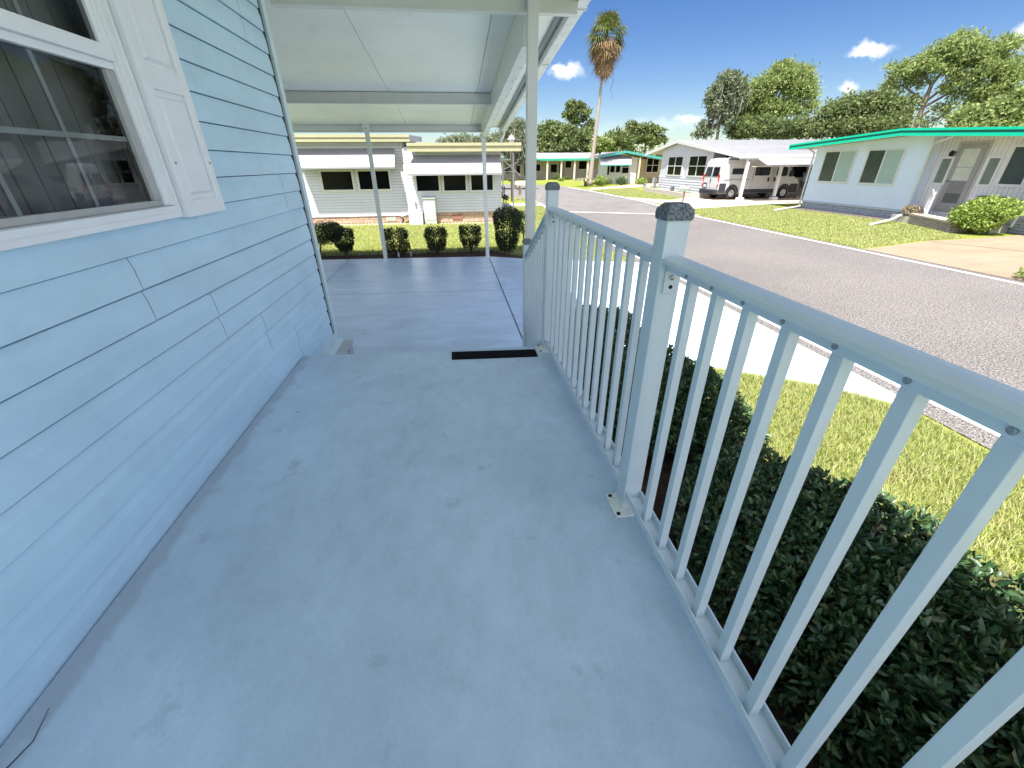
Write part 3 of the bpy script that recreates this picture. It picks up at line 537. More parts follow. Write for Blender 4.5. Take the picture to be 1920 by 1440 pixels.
TREES={
 'pineR':([(34.4, 30.5, 8.3, 1.4, 0.7),(35.4, 29.4, 7.7, 1.2, 0.9),(33.7, 31.3, 7.4, 1.4, 0.8),(35.1, 29.8, 6.9, 1.6, 1.0),(36.0, 28.6, 6.3, 1.1, 0.9),(33.2, 31.8, 7.7, 0.6, 0.7),(32.5, 32.6, 7.0, 1.2, 0.6),(32.4, 32.7, 6.4, 0.9, 0.5),(33.3, 31.7, 6.5, 0.7, 0.5),(35.7, 29.0, 5.5, 1.2, 0.6),(36.5, 28.0, 4.8, 0.9, 0.7),(34.8, 30.0, 5.8, 1.0, 0.7),(36.2, 28.3, 6.5, 0.5, 0.7),(33.5, 31.6, 5.3, 0.6, 0.3),(34.6, 30.3, 4.6, 0.7, 0.4),(34.3, 30.7, 3.9, 0.6, 0.3),(36.4, 28.2, 4.1, 1.3, 0.5),(35.5, 29.3, 4.5, 0.8, 0.5)],
   [[(33.8, 31.2, 3.4),(33.8, 31.2, 5.1),(33.8, 31.2, 6.1),(34.1, 30.9, 7.1),(34.9, 30.0, 7.8)],[(33.8, 31.2, 5.1),(34.4, 30.6, 6.0),(35.2, 29.6, 6.3),(35.8, 28.9, 7.2)],[(33.9, 31.1, 5.0),(32.9, 32.1, 6.0),(32.5, 32.6, 6.4)],[(33.8, 31.1, 4.8),(34.4, 30.5, 5.4),(35.0, 29.8, 5.8),(35.8, 28.9, 5.8)],[(33.8, 31.2, 6.1),(33.4, 31.6, 6.7),(33.1, 31.9, 7.6)],[(33.9, 31.1, 4.3),(34.3, 30.7, 4.8),(34.7, 30.2, 4.4)],[(35.6, 29.2, 4.2),(35.9, 28.8, 4.7),(35.8, 28.9, 5.8)]]),
 'oakR':([(31.1, 25.2, 3.5, 0.9, 0.5),(31.6, 24.5, 3.7, 0.9, 0.7),(32.1, 23.9, 3.7, 0.7, 0.8),(32.2, 23.7, 4.3, 0.6, 0.8),(31.5, 24.6, 3.1, 1.4, 0.4)],
   [[(32.0, 24.0, 2.5),(31.8, 24.3, 3.5),(31.4, 24.7, 4.0)]]),
 'oakM':([(28.7, 33.4, 4.5, 0.9, 0.7),(29.6, 32.6, 4.8, 1.2, 0.9),(30.5, 31.7, 4.9, 1.1, 0.8),(31.4, 30.9, 4.6, 0.8, 0.9),(31.1, 31.1, 3.8, 1.4, 0.7),(29.6, 32.6, 3.8, 1.6, 0.6),(28.5, 33.5, 3.7, 0.9, 0.5),(30.5, 31.7, 3.6, 1.9, 0.6)],
   [[(30.7, 31.5, 2.8),(30.4, 31.8, 4.1),(29.8, 32.4, 4.9)],[(30.5, 31.7, 3.7),(31.0, 31.2, 4.7)]]),
 'pineM':([(29.8, 40.1, 7.8, 1.2, 1.0),(28.9, 40.8, 7.7, 1.4, 1.0),(27.8, 41.5, 7.1, 1.4, 1.1),(27.1, 42.0, 6.1, 1.1, 1.3),(30.4, 39.7, 6.8, 1.2, 1.0),(28.6, 41.0, 5.8, 1.5, 1.0),(30.0, 40.0, 5.5, 1.2, 0.6),(31.1, 39.2, 5.6, 0.6, 0.9),(27.2, 42.0, 4.9, 1.3, 0.6),(26.5, 42.4, 5.5, 0.6, 0.9),(30.8, 39.4, 7.0, 0.6, 0.9),(29.2, 40.6, 8.6, 0.9, 0.5)],
   [[(29.2, 40.6, 3.2),(28.9, 40.8, 4.8),(29.4, 40.4, 6.0),(29.6, 40.3, 7.7)],[(28.9, 40.8, 4.8),(28.1, 41.4, 5.9),(27.5, 41.8, 7.1)],[(29.1, 40.7, 5.2),(30.3, 39.7, 5.5),(30.9, 39.3, 6.0)],[(29.4, 40.4, 6.0),(30.4, 39.7, 6.8)]]),
 'understory':([(25.9, 39.2, 4.1, 1.3, 0.7),(27.2, 38.3, 4.0, 1.5, 0.7),(28.8, 37.1, 3.9, 1.5, 0.6),(30.0, 36.1, 3.7, 1.0, 0.5),(25.2, 39.7, 3.7, 0.8, 0.4)],
   [[(27.4, 38.2, 3.1),(27.2, 38.3, 4.0)]]),
 'mossTree':([(23.4, 39.6, 7.5, 0.9, 0.5),(24.1, 39.2, 6.9, 0.9, 0.6),(22.9, 39.9, 6.8, 0.7, 0.5),(22.6, 40.1, 6.3, 0.6, 0.4),(23.9, 39.3, 6.0, 0.9, 0.6),(23.1, 39.8, 5.5, 0.8, 0.6),(23.9, 39.3, 4.8, 0.6, 0.6),(22.4, 40.2, 4.3, 0.4, 0.4),(22.8, 39.9, 3.9, 0.5, 0.4),(24.4, 39.0, 6.1, 0.7, 0.5),(22.1, 40.3, 3.7, 0.4, 0.3)],
   [[(23.5, 39.6, 3.2),(23.4, 39.6, 4.7),(23.5, 39.5, 5.8),(23.6, 39.5, 7.3)],[(23.5, 39.5, 5.3),(22.6, 40.1, 6.3)],[(23.5, 39.5, 5.8),(24.2, 39.1, 6.9)],[(23.4, 39.6, 4.3),(22.6, 40.1, 4.1)]]),
 'farOak1':([(28.9, 69.2, 5.4, 2.2, 1.0),(30.6, 68.5, 5.7, 1.4, 0.8),(27.8, 69.7, 6.0, 1.7, 0.7),(30.1, 68.7, 4.5, 2.3, 0.6)],
   [[(29.6, 68.9, 2.9),(29.3, 69.0, 5.0),(28.1, 69.5, 5.9)],[(29.3, 69.0, 4.8),(30.5, 68.5, 5.6)]]),
 'farOak2':([(24.3, 67.8, 4.8, 1.2, 1.0),(25.4, 67.4, 4.5, 1.4, 0.8),(23.3, 68.1, 4.3, 0.9, 0.7),(25.1, 67.5, 3.6, 1.9, 0.6)],
   [[(24.9, 67.6, 2.7),(24.5, 67.7, 4.5)]]),
 'farOak3':([(21.3, 64.6, 3.9, 1.2, 0.7),(20.5, 64.8, 3.5, 0.7, 0.5)],
   [[(21.0, 64.7, 2.7),(21.0, 64.7, 3.7)]]),
 'oakL':([(16.1, 76.3, 6.2, 1.9, 1.0),(17.8, 76.0, 5.8, 2.2, 1.3),(20.3, 75.3, 5.4, 1.9, 1.3),(15.7, 76.4, 4.7, 1.7, 1.5),(18.3, 75.8, 4.2, 2.9, 1.2),(21.2, 75.1, 4.3, 1.5, 1.4),(14.9, 76.6, 3.6, 1.2, 1.1),(22.1, 74.8, 3.1, 1.2, 0.8)],
   [[(17.9, 75.9, 2.0),(17.8, 75.9, 4.7),(16.5, 76.2, 6.2)],[(17.8, 75.9, 3.9),(20.3, 75.3, 5.6)]]),
 'tallThin':([(21.1, 79.3, 9.8, 1.6, 0.7),(20.2, 79.5, 9.0, 1.2, 0.7),(22.1, 79.0, 8.8, 1.2, 0.9),(21.0, 79.3, 8.1, 1.2, 0.6),(22.9, 78.7, 7.3, 1.1, 0.9),(23.4, 78.6, 6.3, 0.9, 0.8)],
   [[(21.8, 79.0, 2.8),(21.2, 79.2, 7.1),(21.1, 79.2, 9.4)],[(21.2, 79.2, 7.1),(23.1, 78.7, 7.3)]]),
 'oakFL':([(5.2, 41.7, 4.0, 0.8, 0.6),(5.9, 41.6, 4.4, 0.6, 0.5),(6.1, 41.5, 3.4, 0.8, 0.7),(4.3, 41.8, 3.2, 1.1, 0.6),(5.4, 41.6, 3.0, 0.9, 0.8),(2.9, 41.9, 3.3, 0.9, 0.3),(1.2, 42.0, 3.4, 1.1, 0.3),(6.4, 41.5, 2.4, 0.6, 0.8),(-0.1, 42.0, 3.4, 0.9, 0.2)],
   [[(5.7, 41.6, 0.5),(5.7, 41.6, 2.6),(5.8, 41.6, 4.0)],[(5.7, 41.6, 2.6),(4.3, 41.8, 3.2)]]),
}
# ------------------------------------------------------------ foliage materials
leaf_near=mat('holly_leaf',(.036,.080,.036),.36,.2,3,spec=.5,island=[(.022,.058,.026),(.065,.14,.055),(.04,.10,.045),(.14,.22,.06),(.085,.16,.08),(.20,.17,.07)],trans=.12)
leaf_hedge=mat('clipped_leaf',(.018,.035,.014),.6,.2,3,spec=.3,island=[(.008,.018,.008),(.022,.045,.015),(.013,.028,.011),(.036,.065,.02)],trans=.10)
leaf_bright=mat('bright_leaf',(.26,.36,.07),.45,.2,3,spec=.4,island=[(.14,.22,.04),(.36,.46,.10),(.24,.34,.06),(.45,.52,.18)],trans=.25)
stem_m=mat('stem_bark',(.09,.07,.05),.9,.2,30,.3,60)
core_m=mat('inner_twigs',(.012,.016,.010),.95,.3,20)
pine_m=mat('pine_needles',(.27,.35,.12),.6,.2,.3,spec=.3,island=[(.14,.21,.06),(.36,.42,.15),(.25,.33,.10),(.46,.50,.22)],trans=.4)
oak_m=mat('oak_leaf',(.14,.19,.07),.6,.2,.3,spec=.3,island=[(.07,.11,.04),(.22,.27,.09),(.14,.19,.06),(.32,.34,.16)],trans=.35)
moss_m=mat('grey_green_leaf',(.18,.22,.13),.7,.2,.3,spec=.2,island=[(.09,.12,.07),(.26,.30,.17),(.17,.21,.12),(.32,.34,.22)],trans=.35)
bark_m=mat('tree_bark',(.20,.16,.13),.95,.25,3,.4,12)
def limb(mb,pts,r0,r1,n=7):
    k=len(pts); mb.tube(pts,[r0+(r1-r0)*i/(k-1) for i in range(k)],n)
# ------------------------------------------------------------ shrubs along the porch
def porch_shrub(label,blobs,n,size,seed,stems,mt=leaf_near,keep=None):
    P=[];D=[]
    tot=sum(b[3]*b[4]*b[5] for b in blobs)
    for i,b in enumerate(blobs):
        k=int(n*(b[3]*b[4]*b[5])/tot); p,d=shell(b[:3],b[3:6],k,seed+i,.22)
        # tufted surface
        q=np.random.default_rng(seed+50+i)
        f=np.sin(p[:,0]*23+i)*np.sin(p[:,1]*21)*np.sin(p[:,2]*25)
        p=p+d*(f*.035)[:,None]
        P.append(p);D.append(d)
    P=np.concatenate(P);D=np.concatenate(D); ok=(P[:,2]>ZG+.07)&(P[:,0]>.80); P=P[ok];D=D[ok]
    q=np.random.default_rng(seed); 
    # small terminal rosettes: 4 leaves from a shared point
    m_=len(P)//4; idx=q.choice(len(P),m_,replace=False); Pr=np.repeat(P[idx],5,0); Dr=np.repeat(D[idx],5,0)
    V=[leaves(P,size*.9,aspect=.5,rich=True,outdir=D*.55+np.array([0,0,.25]),seed=seed+1),leaves(Pr,size*1.05,aspect=.45,rich=True,outdir=Dr*.5+np.array([0,0,.3]),seed=seed+2)]
    c=np.array(blobs[0][:3]); root=thing('porch_shrub',label,'shrub',(c[0],c[1],ZG),group='dark leafy shrubs along the porch')
    obj('foliage',cat(V),mt,root)
    mb=MB(); rr=random.Random(seed)
    for s in stems:
        for k in range(6):
            b=random.Random(seed*7+k+int(s[0]*10)); tgt=b.choice(blobs)
            top=(tgt[0]+b.uniform(-.5,.5)*tgt[3],tgt[1]+b.uniform(-.5,.5)*tgt[4],tgt[2]+b.uniform(-.2,.6)*tgt[5])
            limb(mb,[(s[0],s[1],ZG),((s[0]*2+top[0])/3+b.uniform(-.05,.05),(s[1]*2+top[1])/3,ZG+.2),top],.014,.004,5)
    obj('stem',mb,stem_m,root); return root
porch_shrub('large spreading dark green shrub filling the lower right corner below the railing',
   [(1.54,1.20,-.34,.54,.66,.32),(1.70,.62,-.36,.60,.66,.32),(1.78,-.05,-.34,.60,.66,.33),(1.66,1.66,-.40,.40,.38,.28),(1.76,.98,-.22,.47,.66,.22),(1.72,.15,-.20,.52,.66,.21),(1.8,-.7,-.36,.5,.5,.3)],34000,.040,11,[(1.4,1.2),(1.5,.6),(1.5,0),(1.5,-.7)])
porch_shrub('medium dark shrub with sunlit right edge between the middle railing post and the lawn',
   [(1.36,2.62,-.30,.36,.45,.30),(1.70,2.55,-.26,.38,.42,.28),(1.56,3.0,-.22,.40,.34,.25),(1.82,2.25,-.34,.28,.28,.20)],14500,.038,21,[(1.4,2.6),(1.55,2.75)])
porch_shrub('narrow dark upright shrub behind the far railing pickets',
   [(1.22,3.75,-.26,.30,.40,.34),(1.60,3.95,-.28,.30,.32,.34),(1.38,4.1,-.24,.28,.26,.30)],11500,.034,31,[(1.25,3.8),(1.5,4.0)])
# ------------------------------------------------------------ clipped shrubs beyond the carport
def clipped(loc,w,d,z0,z1,n,label,seed,taper=.8,name='clipped_shrub',grp='clipped shrubs beyond the carport',mt=leaf_hedge,size=.036,tufts=0):
    root=thing(name,label,'shrub',(loc[0],loc[1],ZG-.01),group=grp)
    q=np.random.default_rng(seed); h=(z1-z0); 
    # superellipsoid shell
    a=q.uniform(0,2*np.pi,n); t=q.uniform(-1,1,n); rad=q.uniform(.0,1,n)**.2
    ex=.45
    ct=np.sign(np.cos(np.arcsin(t)))*np.abs(np.cos(np.arcsin(t)))**ex; st=np.sign(t)*np.abs(t)**.8
    ca=np.sign(np.cos(a))*np.abs(np.cos(a))**.8; sa=np.sign(np.sin(a))*np.abs(np.sin(a))**.8
    tp=taper+(1-taper)*(st*.5+.5)
    wob=1+.06*np.sin(a*5+seed)+.05*np.sin(t*7+seed*2)
    P=np.stack([ca*ct*w/2*tp*wob*rad,sa*ct*d/2*tp*wob*rad,(z0+z1)/2-ZG+st*h/2*rad],1)
    # gaps low down
    ok=q.uniform(size=n)<np.clip(.35+(P[:,2]-(z0-ZG))/(h*.35),.25,1); P=P[ok]
    D=P-np.array([0,0,(z0+z1)/2-ZG]); D/=np.linalg.norm(D,axis=1,keepdims=True)+1e-6
    V=leaves(P,size,aspect=.6,outdir=D*.5,seed=seed)
    obj('foliage',V,mt,root,world=False)
    mb=MB(); rr=random.Random(seed)
    for k in range(9):
        an=rr.uniform(0,6.28); x=math.cos(an)*w*.05;y=math.sin(an)*d*.05; top=(math.cos(an)*w*.32*rr.uniform(.3,1),math.sin(an)*d*.32*rr.uniform(.3,1),z0-ZG+h*rr.uniform(.4,.75))
        limb(mb,[(x,y,0),(x*2.2,y*2.2,(z0-ZG)+h*.2),top],.014,.005,5)
    obj('stem',mb,stem_m,root,world=False); return root
clipped((-3.62,11.55),1.75,1.2,-.36,.17,11000,'wide rounded dark shrub partly hidden by the blue house corner',41,.75)
clipped((-2.78,11.15),.58,.55,-.50,.07,3600,'small clipped shrub leaning beside the wide rounded one left of the slim post',42,.6)
clipped((-1.52,11.15),.66,.60,-.60,.05,4200,'clipped shrub just right of the slim carport post, beside a black riser pipe',43,.85)
clipped((-.52,11.25),.62,.58,-.56,.04,4000,'clipped shrub in the middle, between the black riser pipe and the thinly leaved one',44,.75)
clipped((.36,11.35),.64,.58,-.54,.05,3700,'clipped shrub with see-through twiggy base next to the right carport post',45,.72)
clipped((1.30,11.1),.80,.75,-.62,.46,8500,'tallest clipped shrub, wider at the top, right of the carport post',46,.62)
clipped((1.85,11.55),.55,.5,-.25,.33,2000,'small shrub half hidden behind the tallest clipped one',47,.7)
mb=MB().tube([(-1.165,10.95,ZG),(-1.17,10.95,-.50)],.012,8); rs=obj('pipe',mb,mat('pipe_white',(.6,.6,.58),.6)); 
rs.name='riser_pipe'; tag(rs,'short irrigation riser with black top between two clipped shrubs','pipe')
obj('riser_head',MB().tube([(-1.17,10.95,-.50),(-1.18,10.95,-.29)],.020,8),mat('black_plastic',(.015,.015,.015),.5),rs)
pc=obj('capped_pipe',MB().tube([(-1.47,10.93,ZG),(-1.47,10.93,-.52)],.018,8),MATS['pipe_white']); tag(pc,'stubby white capped pipe at the foot of the shrub right of the slim post','pipe')
# ------------------------------------------------------------ grass
grass_m=mat('grass_blade',(.33,.38,.10),.6,.2,1.2,spec=.25,island=[(.22,.28,.07),(.43,.48,.16),(.36,.42,.12),(.60,.60,.32),(.62,.55,.34)],trans=.4,dirt=((.58,.46,.27),1.1,.60,.70,.7))
def blades(poly,n,h,wd,seed,lean=.8):
    q=np.random.default_rng(seed); pp=np.array(poly); lo=pp.min(0);hi=pp.max(0); out=[]
    pts=q.uniform(lo,hi,(int(n*1.8),2))
    ins=np.zeros(len(pts),bool); j=len(pp)-1
    for i in range(len(pp)):
        xi,yi=pp[i];xj,yj=pp[j]
        c=((yi>pts[:,1])!=(yj>pts[:,1]))&(pts[:,0]<(xj-xi)*(pts[:,1]-yi)/(yj-yi+1e-12)+xi); ins^=c; j=i
    pts=pts[ins][:n]; k=len(pts); a=q.uniform(0,2*np.pi,k); hh=h*q.uniform(.5,1.25,k); ln=lean*hh*q.uniform(.2,1.2,k)
    dx=np.cos(a);dy=np.sin(a); b=np.stack([pts[:,0],pts[:,1],np.full(k,-.65)],1)
    s=np.stack([-dy,dx,np.zeros(k)],1)*wd/2; t=b+np.stack([dx*ln,dy*ln,hh],1); mdl=b+np.stack([dx*ln*.35,dy*ln*.35,hh*.62],1)
    V=np.stack([b-s,b+s,mdl+s*.8,t,mdl-s*.8],1).reshape(-1,3)
    i=np.arange(k)[:,None]*5; F=np.concatenate([i+np.array([0,1,2,4])],0); F2=i+np.array([4,2,3,3])
    return V,F,F2
def lawnpatch(name,poly,n,h,wd,seed,label):
    V,F,F2=blades(poly,n,h,wd,seed)
    # make tips proper quads by splitting the top vertex
    k=len(V)//5; Vt=V.reshape(k,5,3); tip2=Vt[:,3:4,:]+np.array([0.0005,0,0]); V=np.concatenate([Vt,tip2],1).reshape(-1,3)
    i=np.arange(k)[:,None]*6; F=np.concatenate([i+np.array([0,1,2,4]),i+np.array([4,2,3,5])],0)
    return stuff(name,(V,F),grass_m,label,'grass')
near=[(2.25,-.5),(4.06,-.5),(4.05,2.70),(3.83,3.05),(3.5,3.36),(2.99,3.66),(2.1,4.25),(1.95,4.3),(2.15,3.2),(2.3,1.5)]
lawnpatch('near_grass',near,60000,.055,.006,1,'dense sunlit grass between the porch shrubs and the road')
side=[(-9,11.5),(-3,11.35),(.9,11.3),(1.8,10.2),(4.05,9.45),(4.1,18.0),(4.5,21),(4.8,24.4),(2.2,24.6),(2.2,17.3),(-9,17.9)]
lawnpatch('side_grass',side,110000,.05,.013,2,'sunlit grass strip between the clipped shrubs and the white neighbouring house')
rightp=[(10.66,10.0),(13.3,10.8),(15.1,11.0),(16.0,12.9),(16.6,14.6),(16.4,19.9),(16.9,22.3),(13.4,21.2),(11.6,20.7),(10.68,18.5)]
lawnpatch('opposite_grass',rightp,90000,.05,.016,3,'sunlit lawn in front of the green roofed house')
farp=[(11.95,31),(13.4,27.2),(14.9,28),(15.6,36),(16.8,41),(14.4,40.2),(12.0,38.2)]
lawnpatch('far_grass',farp,20000,.06,.03,4,'wedge of lawn beyond the van driveway')
# worn gritty verge where lawn meets asphalt
# ------------------------------------------------------------ lap siding for far houses
def laps(mb,p0,p1,z0,z1,pitch,nrm,out=.012):
    p0=Vector((*p0,0));p1=Vector((*p1,0)); nn=Vector((*nrm,0)); z=z0
    while z<z1-.01:
        zt=min(z+pitch,z1); prof=[(0,z),(out,z),(out*.3,zt-.009),(0,zt-.009)]
        mb.prism([p0+nn*a+Vector((0,0,b)) for a,b in prof],p1-p0); z+=pitch
    return mb
wsid=mat('white_siding',(.64,.65,.72),.45,.03,2)
cream=mat('cream_fascia',(.42,.40,.25),.5,.04,3)
awn_m=mat('white_awning',(.29,.29,.30),.4,.03,4)
winf=mat('white_frame',(.66,.66,.66),.45,.03,9)
dglass=mat('dark_window_glass',(.006,.007,.008),.12,.1,2,spec=.12)
pinkb=brick('pink_brick',(.48,.31,.25),(.56,.38,.29),(.22,.15,.12),'XZ',.42,.13)
roofw=mat('white_roof_metal',(.36,.36,.37),.4,.03,1.5,dirt=((.5,.5,.48),.8,.6,.8,.4))
def winbox(root,axis,c,a0,a1,z0,z1,outn,fw=.05,mull=0,gm=None,cross=False,name='window'):
    """window on a wall: axis 'y' = wall at y=c spanning x a0..a1 facing -y ; axis 'x' = wall at x=c spanning y facing -x"""
    mb=MB(); g=MB(); gm=gm or dglass
    def B(m,s0,s1,z0_,z1_,d0,d1):
        if axis=='y': m.box(s0,s1,c-d1,c-d0,z0_,z1_)
        else: m.box(c-d1,c-d0,s0,s1,z0_,z1_)
    B(mb,a0-fw,a1+fw,z0-fw,z0-.0005,.001,.05); B(mb,a0-fw,a1+fw,z1+.0005,z1+fw,.001,.045)
    B(mb,a0-fw,a0-.0005,z0,z1,.001,.045); B(mb,a1+.0005,a1+fw,z0,z1,.001,.045)
    if mull:
        for k in range(1,mull): x=a0+(a1-a0)*k/mull; B(mb,x-.03,x+.03,z0,z1,.012,.040)
    if cross: B(mb,a0,a1,(z0+z1)/2-.025,(z0+z1)/2+.025,.0115,.038)
    f=obj(name,mb,winf,root); B(g,a0,a1,z0,z1,.002,.010); obj('pane',g,gm,f); return f
# ------------------------------------------------------------ white neighbour beyond the carport
nh=thing('white_house','long white lap sided house with cream fascia and awnings beyond the clipped shrubs','house',(-3,18,ZG))
mb=MB().box(-11,-1.70,18.2,25,-.37,2.42).box(-1.6995,1.86,17.8,25,-.25,2.0); obj('wall',mb,mat('lap_gap_shade',(.20,.20,.22),.6),nh)  # core coloured dark so the gaps between laps read as shade lines
mb=MB(); laps(mb,(-11,18.199),(-1.71,18.199),-.37,2.2,.102,(0,-1)); laps(mb,(-1.69,17.799),(1.86,17.799),-.25,1.9,.102,(0,-1)); obj('siding',mb,wsid,nh)
laps_side=MB(); laps(laps_side,(1.861,17.8),(1.861,25),-.25,1.9,.102,(1,0)); obj('siding',laps_side,wsid,nh)
obj('corner_trim',MB().box(-1.76,-1.69,17.775,17.86,-.25,1.95),winf,nh); obj('corner_trim',MB().box(1.85,1.89,17.775,17.84,-.25,1.92),winf,nh)
obj('skirting',MB().box(-11,-1.70,18.22,25,ZG-.01,-.371).box(-1.6995,1.84,17.83,25,ZG-.01,-.251),pinkb,nh)
mb=MB().box(-11,-1.45,17.78,17.84,2.17,2.25).box(-11,-1.45,17.80,17.83,2.2505,2.31).box(-11,-1.45,17.76,17.84,2.3105,2.40); obj('fascia',mb,cream,nh)
mb=MB().box(-1.55,2.62,17.38,17.44,1.84,1.93).box(-1.55,2.62,17.40,17.43,1.9305,2.02).box(-1.55,2.62,17.36,17.44,2.0205,2.12); obj('fascia',mb,cream,nh)
obj('roof',MB().add([(-11,17.85,2.17),(-1.45,17.85,2.17),(-1.45,25.5,2.5),(-11,25.5,2.5),(-11,17.85,2.39),(-1.45,17.85,2.39),(-1.45,25.5,2.72),(-11,25.5,2.72)],[(3,2,1,0),(4,5,6,7),(0,1,5,4),(1,2,6,5),(2,3,7,6),(3,0,4,7)]),roofw,nh)
obj('roof',MB().add([(-1.44,17.45,1.86),(2.62,17.45,1.86),(2.62,25.5,2.1),(-1.44,25.5,2.1),(-1.44,17.45,2.10),(2.62,17.45,2.10),(2.62,25.5,2.3),(-1.44,25.5,2.3)],[(3,2,1,0),(4,5,6,7),(0,1,5,4),(1,2,6,5),(2,3,7,6),(3,0,4,7)]),roofw,nh)
for a,b in ((-4.90,-3.80),(-3.55,-2.42)): winbox(nh,'y',18.188,a,b,.60,1.22,1,.07)
for a,b in ((-1.36,-.53),(-.33,.50),(.72,1.55)): winbox(nh,'y',17.788,a,b,.53,1.06,1,.07)
def awning(root,x0,x1,ytop,ybot,zt,zb,n,side=True):
    mb=MB(); 
    for k in range(n):
        t0=k/n;t1=(k+.68)/n; ya=ytop+(ybot-ytop)*t0; yb=ytop+(ybot-ytop)*t1; za=zt+(zb-zt)*t0; zb_=zt+(zb-zt)*t1
        mb.prism([(x0,ya,za),(x0,yb,zb_-.012),(x0,yb,zb_-.022),(x0,ya,za-.012)],(x1-x0,0,0))
    mb.box(x0,x1,ybot-.02,ybot,zb-.05,zb-.002)
    bk=MB().prism([(x0+.01,ytop,zt-.03),(x0+.01,ybot+.01,zb-.035),(x0+.01,ybot+.01,zb-.039),(x0+.01,ytop,zt-.034)],(x1-x0-.02,0,0))
    a=obj('awning',mb,awn_m,root); obj('awning_backing',bk,MATS.get('awning_grey') or mat('awning_grey',(.035,.035,.045),.7),a)
    fr=MB()
    for x in (x0+.05,(x0+x1)/2,x1-.05): fr.tube([(x,ytop,zt-.6),(x,ybot,zb-.02)],.012,6)
    obj('awning_arm',fr,winf,a); return a
awning(nh,-5.62,-2.08,18.17,17.55,1.98,1.36,9)
awning(nh,-1.60,1.86,17.77,17.20,1.74,1.12,9)
# small end awning with open lattice frame
mb=MB()
for k in range(8):
    t=k/8; mb.bar((1.90+.75*t,18.1,1.62-.62*t),(1.90+.75*t,20.4,1.62-.62*t),.05,.012)
mb.bar((1.9,18.05,1.66),(2.72,18.05,.98),.035,.035).bar((1.9,18.05,1.18),(2.6,18.05,1.50),.03,.03).bar((1.9,18.05,1.15),(2.55,18.05,1.15),.025,.025)
obj('awning_frame',mb,mat('dull_white_metal',(.55,.54,.5),.5),nh)
obj('carport_post',MB().box(2.50,2.56,19.0,19.06,ZG,1.84).box(2.50,2.56,23.0,23.06,ZG,1.9),winf,nh)
mb=MB().tube([(-1.80,18.12,2.17),(-1.80,18.12,-.2),(-1.86,18.10,-.32),(-2.15,18.05,-.40)],.035,8); obj('downspout',mb,winf,nh)
obj('downspout_end',MB().tube([(-2.15,18.05,-.40),(-2.05,17.98,-.48),(-2.08,17.95,-.63)],.04,8),mat('black_pipe',(.02,.02,.02),.5),nh)
obj('foundation_vent',MB().box(-2.75,-2.35,18.205,18.219,-.57,-.42),mat('vent_grey',(.42,.42,.42),.6,.2,60),nh)
obj('foundation_vent',MB().box(-.10,.30,17.80,17.829,-.52,-.33),mat('rust_vent',(.30,.14,.10),.8,.2,30),nh)
obj('roof_vent',MB().lathe([(.05,0),(.05,.18),(.13,.20),(.02,.30)],(-6.9,18.6,2.40),10),roofw,nh)
st=obj('concrete_block',MB().box(-1.75,-1.24,17.30,17.78,ZG-.01,-.22),mat('whitewashed_concrete',(.72,.70,.68),.8,.04,8)); tag(st,'whitewashed concrete block against the wall at the step in the white house','block')
ub=thing('utility_cabinet','tall pale grey utility cabinet standing against the white house','cabinet',(-.95,17.7,ZG))
obj('cabinet_body',MB().box(-1.18,-.72,17.52,17.77,ZG-.01,.27),mat('cabinet_grey',(.50,.52,.50),.5),ub,bevel=.01); obj('cabinet_lid',MB().prism([(-1.20,17.49,.271),(-1.20,17.78,.271),(-1.20,17.78,.34),(-1.20,17.49,.30)],(.50,0,0)),MATS['cabinet_grey'],ub)
obj('cabinet_door',MB().box(-1.14,-.76,17.510,17.5195,-.5,.2),MATS['cabinet_grey'],ub)
fc=obj('wall_faucet',MB().tube([(-1.47,17.775,.02),(-1.47,17.70,.0),(-1.46,17.69,-.12)],.022,7).box(-1.52,-1.44,17.74,17.775,-.02,.14),mat('weathered_brass',(.30,.28,.22),.5,metal=.4)); tag(fc,'weathered wall faucet above the whitewashed block','faucet')
ed=MB()
for k in range(62):
    x=-6.6+k*.135; 
    if -1.9<x<-.6: continue
    y=17.72 if x<-1.8 else 17.35
    ed.add([(x+.06*math.cos(a),y,-.655+.07*max(0,math.sin(a))+.0) for a in [math.pi*i/6 for i in range(7)]]+[(x+.06*math.cos(a),y+.03,-.655+.07*max(0,math.sin(a))) for a in [math.pi*i/6 for i in range(7)]],[(6,5,4,3,2,1,0),(7,8,9,10,11,12,13)]+[(i,i+1,i+8,i+7) for i in range(6)])
tag(obj('garden_edging',ed,mat('edging_white',(.66,.62,.54),.8)),'low scalloped pale edging along the base of the white house','edging')
